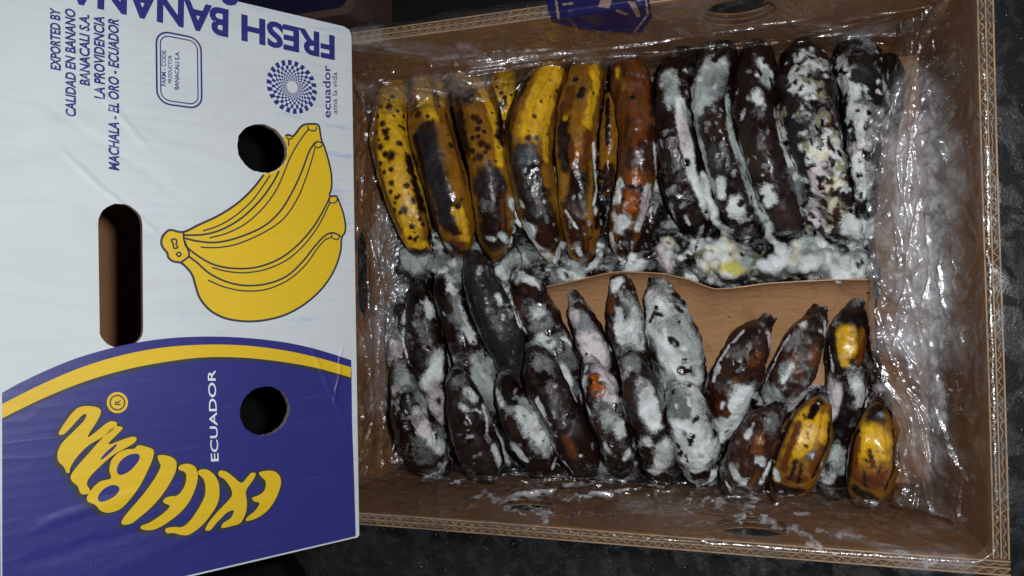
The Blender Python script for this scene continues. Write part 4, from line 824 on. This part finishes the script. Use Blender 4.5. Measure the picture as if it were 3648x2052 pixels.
at = film.data.attributes.new('fog', 'FLOAT', 'POINT'); at.data.foreach_set('value', fg.astype(np.float32))
at = film.data.attributes.new('outer', 'FLOAT', 'POINT'); at.data.foreach_set('value', np.tile(np.interp(t, [0, .355, .375, 1], [1, 1, 0, 0]), NLP).astype(np.float32))
# fine condensation drops, added over the film for their flash glints
sp_ = [(random.gauss(3290, 90), random.uniform(150, 1500), random.uniform(.8, 3.2)) for _ in range(900)]
sp_ += [(random.gauss(1370, 40), random.uniform(750, 1450), random.uniform(.8, 2.6)) for _ in range(320)]
sp_ += [(random.uniform(1300, 3500), random.uniform(1760, 2040), random.uniform(.8, 2.6)) for _ in range(520)]
sp_ += [(random.uniform(1300, 3400), random.uniform(20, 280), random.uniform(.8, 2.4)) for _ in range(420)]
sp_ += [(random.uniform(3580, 3645), random.uniform(50, 1900), random.uniform(.8, 2.8)) for _ in range(110)]
dm = drops(sp_, FB, film, film.location)
# blue emblem printed on the bag where it hangs over the right wall
def on_film(poly, name, mat, parent, lift, c='P', step=9):
    xs = [p[0] for p in poly]; ys = [p[1] for p in poly]; m_ = Mesh(); idx = {}
    def inside(x, y):
        r_ = False; j = len(poly) - 1
        for i in range(len(poly)):
            (xa, ya), (xb, yb) = poly[i], poly[j]
            if (ya > y) != (yb > y) and x < (xb - xa) * (y - ya) / (yb - ya) + xa: r_ = not r_
            j = i
        return r_
    nx_, ny_ = int((max(xs) - min(xs)) / step) + 1, int((max(ys) - min(ys)) / step) + 1
    def vert(i, j):
        if (i, j) not in idx:
            u, v = px(c, min(xs) + i * step, min(ys) + j * step); h_ = land(FB, u, v)
            if h_ is None: return None
            q = h_[0] + (CAMP - h_[0]) / np.linalg.norm(CAMP - h_[0]) * lift
            idx[(i, j)] = len(m_.v); m_.v.append(tuple(q - np.array(parent.location)))
        return idx[(i, j)]
    for i in range(nx_):
        for j in range(ny_):
            if inside(min(xs) + (i + .5) * step, min(ys) + (j + .5) * step):
                q = [vert(i, j), vert(i + 1, j), vert(i + 1, j + 1), vert(i, j + 1)]
                if None not in q and max(np.linalg.norm(np.array(m_.v[a]) - np.array(m_.v[b])) for a in q for b in q) < .02: m_.f.append(tuple(q)); m_.m.append(0)
    if m_.f: return m_.build(name, [mat], parent, (0, 0, 0), True)
oct_ = [(1948,-70),(1950,20),(1968,78),(2070,104),(2160,110),(2255,120),(2288,112),(2322,62),(2312,-10),(2300,-70)]
on_film(oct_, 'printed_emblem', M_EMBLEM, film, .0012, step=5)
for poly in ([(1966,-70),(1974,-70),(1996,72),(1986,68)], [(2262,118),(2254,117),(2304,50),(2292,-40),(2300,-40),(2312,52)], [(2130,24),(2170,30),(2180,0),(2230,-10),(2240,-40),(2150,-40),(2140,0)], [(2190,40),(2230,56),(2240,48),(2200,34)], [(2236,4),(2262,8),(2278,40),(2282,62),(2268,62),(2254,36)], [(2004,20),(2040,16),(2042,8),(2004,12)]):
    on_film(poly, 'emblem_line', M_EMBLEM2, film, .0016, step=3)

# ------------------------------------------------------------------ the lid: leans on the tray's rim, its printed end panel to the viewer
LO = Vector((-.0046, .2206, H + .0022)); UP = Vector((0, .517, .856)).normalized(); XA = Vector((1, 0, 0)); BK_ = XA.cross(UP) * -1
BK_ = UP.cross(XA)
if BK_.y < 0: BK_ = -BK_
lid = empty('box_lid', LO)
lid.matrix_world = Matrix(((XA.x, BK_.x, UP.x, LO.x), (XA.y, BK_.y, UP.y, LO.y), (XA.z, BK_.z, UP.z, LO.z), (0, 0, 0, 1)))
tag(lid, 'white and blue cardboard box lid with printed bananas, leaning on the tray', 'box lid')
Linv = np.array(lid.matrix_world.inverted())
def onlid(c, x, y):
    d = Linv[:3, :3] @ ray(*px(c, x, y)); o_ = Linv[:3, :3] @ CAMP + Linv[:3, 3]
    k = -o_[1] / d[1]; p = o_ + k * d; return p[0], p[2]
LWX, LHT, LDP = .1990, .2368, .405
hu = [onlid('P', 431, 725), onlid('P', 431, 1242), onlid('P', 351, 985), onlid('P', 510, 985)]
hr_ = abs(hu[3][1] - hu[2][1]) / 2; hc = (hu[2][1] + hu[3][1]) / 2
handle = []
for cx_, s0 in ((hu[0][0] - hr_, -90), (hu[1][0] + hr_, 90)):
    for i in range(15):
        a = math.radians(s0 + 180 * i / 14); handle.append((cx_ + hr_ * math.cos(a) * random.uniform(.97, 1.015), hc + hr_ * math.sin(a) * random.uniform(.97, 1.015)))
def vent(c, x, y, r):
    cc = onlid(c, x, y); e = onlid(c, x + r, y); f_ = onlid(c, x, y + r)
    return cc, (abs(f_[0] - cc[0])), (abs(e[1] - cc[1]))
v1 = vent('P', 935, 529, 87); v2 = vent('P', 944, 1463, 87)
vents = [circ(*v[0], v[1], v[2], 56, .022) for v in (v1, v2)]
pan = rounded(-LWX, 0, LWX, LHT, .003); 
c_ = [(LWX - .006, 0), (LWX - .0015, .002), (LWX, .007)]
outer = c_ + [p for p in rounded(-LWX, 0, LWX, LHT, .0025)[:14]] + [(-LWX, .0015), (-LWX + .0015, 0)]
m = Mesh(); m.slab(outer, [handle] + vents, lambda a, b, d: (a, d, b), .0045, (0, 1, 2))
front = m.build('end_panel', [M_WHITE, M_CARD, M_HOLE], lid, (0, 0, 0))
m = Mesh(); m.box((-LWX, .0048, .0), (-LWX + .004, LDP, LHT - .001)); m.build('side_panel', [M_WHITE], lid)
m = Mesh(); m.box((LWX - .004, .0048, .0), (LWX, LDP, LHT - .001)); m.build('side_panel', [M_WHITE], lid)
m = Mesh(); m.slab([(-LWX + .0042, .004), (LWX - .0042, .004), (LWX - .0042, LHT - .001), (-LWX + .0042, LHT - .001)], [rounded(-.05, .10, .05, .135, .017)], lambda a, b, d: (a, LDP - .0045 + d, b), .0045, (0, 0, 0)); m.build('rear_panel', [M_CARD], lid)
m = Mesh(); m.slab([(-LWX, .0048), (LWX, .0048), (LWX, LDP), (-LWX, LDP)], [rounded(-.052, .012, LWX - .02, .34, .02)], lambda a, b, d: (a, b, LHT - .0008 + d), .004, (0, 0, 0)); m.build('top_panel', [M_CARD], lid)
m = Mesh(); m.box((-.098, .010, LHT + .0034), (-.076, .05, LHT + .0040)); m.build('paper_label', [M_PRINT], lid)

# print: flat ink shapes a fraction of a millimetre proud of the board
LAY = {}
def ink(name, mat, polys, lvl, holes=()):
    m_ = Mesh()
    for poly in polys:
        hs = holes if len(polys) == 1 else ()
        tri = tessellate_polygon([[Vector((p[0], p[1], 0)) for p in l] for l in [poly, *hs]])
        flat_ = [p for l in [poly, *hs] for p in l]
        m_.add([(p[0], -.00012 * lvl, p[1]) for p in flat_], tri)
    o_ = obj(name, m_.v, m_.f, mat, front)
    bm = bmesh.new(); bm.from_mesh(o_.data)
    for f in bm.faces:
        f.normal_update()
        if f.normal.y > 0: f.normal_flip()
    bm.to_mesh(o_.data); bm.free()
    return o_
def P2(c, pts): return [onlid(c, *p) for p in pts]
def smooth(pts, n_=6, closed=True):
    P = np.array(pts, float); out = []; N = len(P)
    for i in range(N if closed else N - 1):
        a, b, c, d = (P[(i + k) % N] if closed else P[min(max(i + k, 0), N - 1)] for k in (-1, 0, 1, 2))
        for j in range(n_):
            t = j / n_; out.append(tuple(.5 * ((2 * b) + (c - a) * t + (2 * a - 5 * b + 4 * c - d) * t * t + (3 * b - a - 3 * c + d) * t ** 3)))
    if not closed: out.append(tuple(P[-1]))
    return out
def ribbon(pts, w, taper=False):
    P = np.array(pts); T = np.gradient(P, axis=0); T /= np.maximum(np.linalg.norm(T, axis=1), 1e-9)[:, None]; N = np.stack([-T[:, 1], T[:, 0]], 1)
    ww = np.full(len(P), w / 2)
    if taper: ww[:3] *= np.array([.4, .7, .9])[:len(ww[:3])]
    return [tuple(p) for p in P + N * ww[:, None]] + [tuple(p) for p in (P - N * ww[:, None])[::-1]]
def quads(pts, w):            # ribbon as separate quads: safe for curls
    P = np.array(pts); T = np.gradient(P, axis=0); T /= np.maximum(np.linalg.norm(T, axis=1), 1e-9)[:, None]; N = np.stack([-T[:, 1], T[:, 0]], 1) * w / 2
    A, B = P + N, P - N
    return A, B
def lines(name, mat, lst, lvl):
    m_ = Mesh()
    for pts, w in lst:
        A, B = quads(pts, w); n_ = len(A)
        m_.add([(p[0], -.00012 * lvl, p[1]) for p in A] + [(p[0], -.00012 * lvl, p[1]) for p in B], [(i, i + 1, n_ + i + 1, n_ + i) for i in range(n_ - 1)])
    return obj(name, m_.v, m_.f, mat, front)

# the blue field with its yellow arc
arc1 = smooth([(10,550),(100,500),(250,430),(400,372),(600,318),(800,285),(1000,274),(1200,280),(1400,303),(1560,338),(1724,390)], 5, False)
arc2 = smooth([(10,605),(200,510),(400,425),(600,365),(800,328),(1000,314),(1200,318),(1400,343),(1560,378),(1722,425)], 5, False)
arc3 = smooth([(10,675),(200,582),(400,500),(600,440),(800,400),(1000,376),(1200,378),(1400,400),(1560,430),(1720,474)], 5, False)
arc4 = smooth([(10,690),(200,598),(400,518),(600,458),(800,418),(1000,394),(1200,394),(1400,416),(1560,446),(1720,488)], 5, False)
def clampx(pts): return [(max(-LWX + .0006, p[0]), min(LHT - .0006, p[1])) for p in pts]
fieldpts = clampx(P2('F', arc1)) + P2('F', [(1728,700),(1737,950),(1745,1225)]) + []
e0 = P2('F', [(1745,1225)])[0]
fieldpts = fieldpts + [(-LWX + .0012, e0[1]), (-LWX + .0012, LHT - .0006)]
ink('blue_field', M_BLUE, [fieldpts], 1, [vents[1]])
ink('yellow_arc', M_YEL, [clampx(P2('F', arc2)) + clampx(P2('F', arc3))[::-1]], 3)
ink('arc_shadow', M_DARK, [clampx(P2('F', arc3)) + clampx(P2('F', arc4))[::-1]], 2)

# yellow lettering drawn as bananas, each letter with its dark shadow
LET = {
 'E': ([(1270,940),(1310,930),(1350,935),(1376,965),(1376,1010),(1350,1075),(1310,1130),(1255,1168),(1205,1180),(1215,1158),(1250,1130),(1272,1092),(1245,1082),(1235,1065),(1262,1055),(1292,1035),(1304,1005),(1300,978),(1285,964)], []),
 'X': ([(1075,930),(1110,935),(1150,965),(1185,990),(1215,960),(1235,940),(1256,945),(1240,980),(1207,1030),(1212,1085),(1206,1140),(1180,1190),(1130,1207),(1085,1215),(1095,1190),(1132,1165),(1146,1128),(1110,1140),(1060,1190),(1030,1225),(1005,1225),(1020,1190),(1060,1140),(1110,1088),(1138,1050),(1128,1010),(1100,972),(1072,955)], []),
 'C': ([(978,925),(1020,925),(1060,960),(1077,1010),(1072,1080),(1040,1142),(990,1202),(930,1246),(890,1250),(850,1240),(815,1240),(810,1218),(850,1210),(892,1210),(932,1178),(972,1120),(1003,1060),(1008,1010),(998,970),(973,945)], []),
 'E2': ([(880,905),(920,895),(957,910),(972,950),(962,1010),(930,1082),(880,1142),(800,1202),(740,1226),(692,1222),(690,1205),(732,1188),(790,1150),(832,1108),(800,1088),(806,1070),(832,1058),(872,1052),(905,1008),(915,960),(905,935),(878,925)], []),
 'L': ([(775,855),(820,855),(860,875),(868,910),(852,960),(802,1042),(742,1112),(662,1180),(630,1197),(595,1197),(600,1170),(640,1120),(700,1050),(758,970),(788,910),(780,885)], []),
 'B': ([(756,830),(750,875),(725,932),(690,1002),(640,1072),(590,1122),(530,1141),(490,1130),(465,1102),(428,1085),(424,1060),(450,1020),(490,985),(542,970),(535,930),(545,880),(580,842),(620,825),(658,822),(680,805),(720,812)], [[(580,950),(572,925),(590,885),(630,855),(668,848),(685,860),(675,890),(640,930),(605,950)], [(480,1075),(484,1050),(510,1020),(545,1003),(575,1006),(585,1025),(565,1055),(525,1078),(495,1085)]]),
 'A': ([(590,712),(602,722),(575,752),(532,802),(640,765),(672,772),(650,802),(560,852),(500,902),(440,962),(424,1000),(440,1030),(425,1050),(393,1046),(378,1010),(350,985),(344,958),(370,918),(430,850),(510,760),(556,716)], [[(490,880),(515,845),(570,800),(562,822),(520,862)]]),
 'N': ([(285,752),(300,720),(350,650),(385,620),(430,612),(480,620),(496,640),(480,682),(442,742),(432,768),(470,742),(522,700),(552,688),(577,700),(560,730),(500,770),(430,812),(372,872),(342,922),(340,942),(325,945),(310,915),(285,890),(279,850),(300,800),(350,748),(408,690),(424,655),(400,660),(352,712),(312,752)], []),
}
for k, (po, hs) in LET.items():
    g_ = np.mean(po, axis=0); po = [tuple(g_ + (np.array(q) - g_) * .982) for q in po]
    sm_ = smooth(po, 4); hh = [smooth(h_, 4) for h_ in hs]
    for q_, l_ in ((20, 1.8), (13, 2.1), (7, 2.4)):
        ink('letter_shadow', M_DARK, [P2('F', [(x - q_, y + q_) for x, y in sm_])], l_)
    A_, B_ = quads(P2('F', sm_ + sm_[:1]), .0029); n_ = len(A_)
    obj('letter_outline', [(p[0], -.00033, p[1]) for p in A_] + [(p[0], -.00033, p[1]) for p in B_], [(i, i + 1, n_ + i + 1, n_ + i) for i in range(n_ - 1)], M_DARK, front)
    ink('letter', M_YEL, [P2('F', sm_)], 4, [P2('F', h_) for h_ in hh])
    if hh:
        for h_ in hh: ink('letter_counter', M_BLUE, [P2('F', h_)], 3)
def ringpoly(c, x, y, r0, r1, k=40):
    return [(x + r1 * math.cos(6.2832 * i / k), y + r1 * math.sin(6.2832 * i / k)) for i in range(k)], [(x + r0 * math.cos(6.2832 * i / k), y + r0 * math.sin(6.2832 * i / k)) for i in range(k)]
a_, b_ = ringpoly('F', 575, 598, 36, 52); ink('registered_mark', M_DARK, [P2('F', [(x - 8, y + 6) for x, y in a_])], 3); ink('registered_mark', M_YEL, [P2('F', a_)], 4)
a_, b_ = ringpoly('F', 575, 598, 32, 39); ink('registered_mark', M_DARK, [P2('F', a_)], 5, [P2('F', b_)])

# type
def text(body, c, base0, base1, cap0, mat, lvl, bold=.0, shear=0., name='lettering', fitcap=True):
    """base0 -> base1 is the baseline, cap0 the cap height above base0 (photo pixels); the type is stretched to fit"""
    cu = bpy.data.curves.new('t', 'FONT'); cu.body = body; cu.offset = bold; cu.shear = shear; cu.resolution_u = 4; cu.fill_mode = 'FRONT'
    to = bpy.data.objects.new('t', cu); COL.objects.link(to)
    bpy.context.view_layer.update()
    me = to.evaluated_get(bpy.context.evaluated_depsgraph_get()).to_mesh()
    v = np.array([p.co[:2] for p in me.vertices]); f = [tuple(p.vertices) for p in me.polygons]
    bpy.data.objects.remove(to); bpy.data.curves.remove(cu)
    v[:, 0] = (v[:, 0] - v[:, 0].min()) / np.ptp(v[:, 0])
    v[:, 1] = v[:, 1] / (.729 if fitcap else .76)
    A, B, Cc = (np.array(onlid(c, *p)) for p in (base0, base1, cap0))
    q = A + v[:, :1] * (B - A) + v[:, 1:] * (Cc - A)
    q[:, 1] = np.minimum(q[:, 1], LHT - .0004); q[:, 0] = np.clip(q[:, 0], -LWX + .0004, LWX - .0004)
    o_ = obj(name, [(p[0], -.00012 * lvl, p[1]) for p in q], f, mat, front)
    return o_
text('ECUADOR', 'F', (1072, 885), (1055, 438), (1033, 887), M_PRINT, 3, .010)
text('R', 'F', (590, 610), (590, 584), (560, 611), M_DARK, 5, .02)
for body, x0, x1, y0, y1 in (('EXPORTED BY', 303, 252, 355, 40), ('CALIDAD EN BANANO', 379, 327, 585, 47), ('BANACALI S.A.', 449, 398, 432, 75), ('LA PROVIDENCIA', 524, 471, 500, 85), ('MACHALA - EL ORO - ECUADOR', 596, 543, 857, 98)):
    text(body, 'E', (x0, y0), (x0 - 3, y1), (x0 - (x0 - x1), y0 - 2), M_BLUE, 1, .034, .22)
text('FARM - CODE:', 'E', (831, 432), (831, 250), (809, 430), M_BLUE, 1, .022)
text('PRODUCTOR', 'E', (861, 418), (861, 278), (842, 417), M_BLUE, 1, .020)
text('BANACALI S.A.', 'E', (896, 450), (898, 257), (874, 449), M_BLUE, 1, .025)
text('ecuador', 'E', (1657, 590), (1655, 328), (1616, 590), M_BLUE, 1, .016, fitcap=False)
text('ama la vida', 'E', (1690, 572), (1689, 363), (1662, 571), M_BLUE, 1, .004, fitcap=False)
text('FRESH', 'H', (2228, 425), (1157, 175), (2230, 697), M_BLUE, 1, .036)
text('BANANAS', 'H', (1013, 127), (-1085, -385), (1008, 437), M_BLUE, 1, .036)
ink('lettering', M_BLUE, [P2('H', [(925,-8),(950,30),(985,55),(1030,66),(1080,60),(1110,35),(1126,0),(1120,-8),(1060,-26),(980,-28)])], 1)
# code box: two rounded outlines
p0 = onlid('E', 778, 150); p1 = onlid('E', 1016, 552); p0b = onlid('E', 1020, 190)
bx0, bx1 = p1[0], (p0[0] + p0b[0]) / 2; bz1, bz0 = p0[1], p1[1]
for off, w in ((0, .0012), (.0027, .0008)):
    a_ = rounded(bx0 + off, bz0 + off, bx1 - off, bz1 - off, .009 - off); b_ = rounded(bx0 + off + w, bz0 + off + w, bx1 - off - w, bz1 - off - w, .009 - off - w)
    ink('code_frame', M_BLUE, [a_], 1, [b_])
# spiral emblem
cc = onlid('P', 1041, 310); ro = abs(onlid('P', 1041, 310 + 95)[0] - cc[0]); m_ = Mesh(); NS = 22
rad = [1.0, .80, .655, .55, .465, .395, .338, .29, .25, .215]
for q in range(len(rad) - 1):
    for i in range(NS):
        a0 = 2 * math.pi * (i + .5 * (q % 2) + .10 * q) / NS; a1 = a0 + math.pi / NS * (1.02 if q else 1.15)
        pts = [(cc[0] + ro * r_ * math.cos(a_ + da), cc[1] + ro * r_ * math.sin(a_ + da)) for r_, a_, da in ((rad[q], a0, 0), (rad[q], (a0 + a1) / 2, 0), (rad[q], a1, 0), (rad[q + 1], a1, .03), (rad[q + 1], (a0 + a1) / 2, .03), (rad[q + 1], a0, .03))]
        m_.add([(p[0], -.00012, p[1]) for p in pts], [(0, 1, 4, 5), (1, 2, 3, 4)])
obj('spiral_emblem', m_.v, m_.f, M_BLUE, front)
# banana drawing
o1 = [(722,475),(690,520),(630,590),(540,670),(420,745),(300,800),(205,845),(125,832),(95,845),(70,875),(62,910),(72,945),(100,980),(108,1010),(140,1035),(190,1045),(235,1085),(265,1130),(285,1200),(310,1270),(360,1335),(420,1378),(500,1408),(620,1422),(740,1412),(860,1380),(980,1315),(1080,1230),(1150,1140),(1195,1050),(1220,960),(1225,885),(1245,850),(1250,800),(1235,720),(1205,640),(1190,614),(1148,610),(1160,560),(1160,480),(1140,380),(1110,285),(1098,260),(1088,210),(1078,160),(1050,148),(985,152),(955,175),(925,215),(908,228),(885,218),(862,224)]
o1s = smooth(o1, 4, False)
hole1 = P2('G', o1s)
# close the outline along the vent hole
cv, rx, rz = v1
def ang(p): return math.atan2((p[1] - cv[1]) / rz, (p[0] - cv[0]) / rx)
a0, a1 = ang(hole1[-1]), ang(hole1[0])
da = (a1 - a0 + math.pi) % (2 * math.pi) - math.pi
arc = [(cv[0] + rx * 1.015 * math.cos(a0 + da * i / 14), cv[1] + rz * 1.015 * math.sin(a0 + da * i / 14)) for i in range(15)]
ink('banana_drawing', M_YEL, [hole1 + arc], 1)
sg = .00155
LN = [(hole1, sg)]
def ln(pts, w=1.0): LN.append((P2('G', smooth(pts, 5, False)), .00105 * w))
ln([(330,838),(430,805),(540,740),(650,640),(730,530),(765,478)]); ln([(210,865),(330,862),(450,830),(580,755),(700,640),(780,530),(822,450)],1.3)
ln([(372,883),(480,855),(600,795),(710,700),(800,580),(855,460),(900,350),(960,250),(1010,185)]); ln([(215,885),(300,905),(420,912),(560,880),(720,810),(830,710),(910,580),(970,450),(1010,340),(1045,280),(1070,262)],1.3)
ln([(315,943),(430,945),(560,920),(720,850),(850,760),(940,630),(990,510),(1030,390),(1055,300)]); ln([(870,235),(885,245),(912,240)]); ln([(885,250),(882,290)]); ln([(1006,160),(1015,185),(1055,192),(1062,165)]); ln([(1045,280),(1065,300),(1090,295),(1108,275)]); ln([(1045,280),(1070,262),(1108,275)])
ln([(215,905),(225,940),(300,1000),(400,1055),(530,1080),(680,1072),(820,1020),(930,940),(1030,830),(1100,720),(1145,630),(1150,612)],1.3); ln([(388,1073),(480,1098),(600,1108),(740,1085),(880,1020),(1000,910),(1090,780),(1150,655)])
ln([(1145,630),(1150,655),(1185,655),(1200,630)]); ln([(235,1000),(290,1040),(370,1110),(480,1165),(600,1190),(740,1180),(870,1130),(970,1040),(1050,940),(1110,875),(1165,850),(1220,872)],1.3)
ln([(362,1155),(470,1200),(600,1225),(740,1215),(880,1155),(990,1060),(1070,950),(1120,895),(1160,880)]); ln([(1160,855),(1165,880),(1195,895),(1215,870)])
ln([(205,848),(210,900),(235,960),(240,1000),(205,1030),(190,1042)],1.3); ln([(125,895),(150,890),(162,905),(158,925),(168,945),(145,950),(138,920),(125,895)],1.1); ln([(175,973),(190,988),(175,1003),(160,988),(175,973)],1.1)
lines('drawing_outline', M_DARK, LN, 2)

# ------------------------------------------------------------------ another dark box on the ground beyond the right wall
q, _ = onz('P', 1262, 46, -.13)
bx = empty('dark_box', (q[0] + .1, q[1] + .12, 0)); tag(bx, 'dark navy cardboard box on the ground behind the lid', 'box')
L0 = np.array(bx.location)
m = Mesh(); m.slab(rounded(q[0], q[1], q[0] + .28, q[1] + .30, .012), [], lambda a, b, d: (a - L0[0], b - L0[1], H - .13 - d), H - .131, (0, 0, 0)); m.build('carton', [M_DBROWN], bx)
m = Mesh(); m.slab(rounded(q[0] + .007, q[1] + .007, q[0] + .27, q[1] + .29, .012), [], lambda a, b, d: (a - L0[0], b - L0[1], H - .129 - d), .0009, (0, 0, 0)); m.build('printed_top', [M_NAVY], bx)
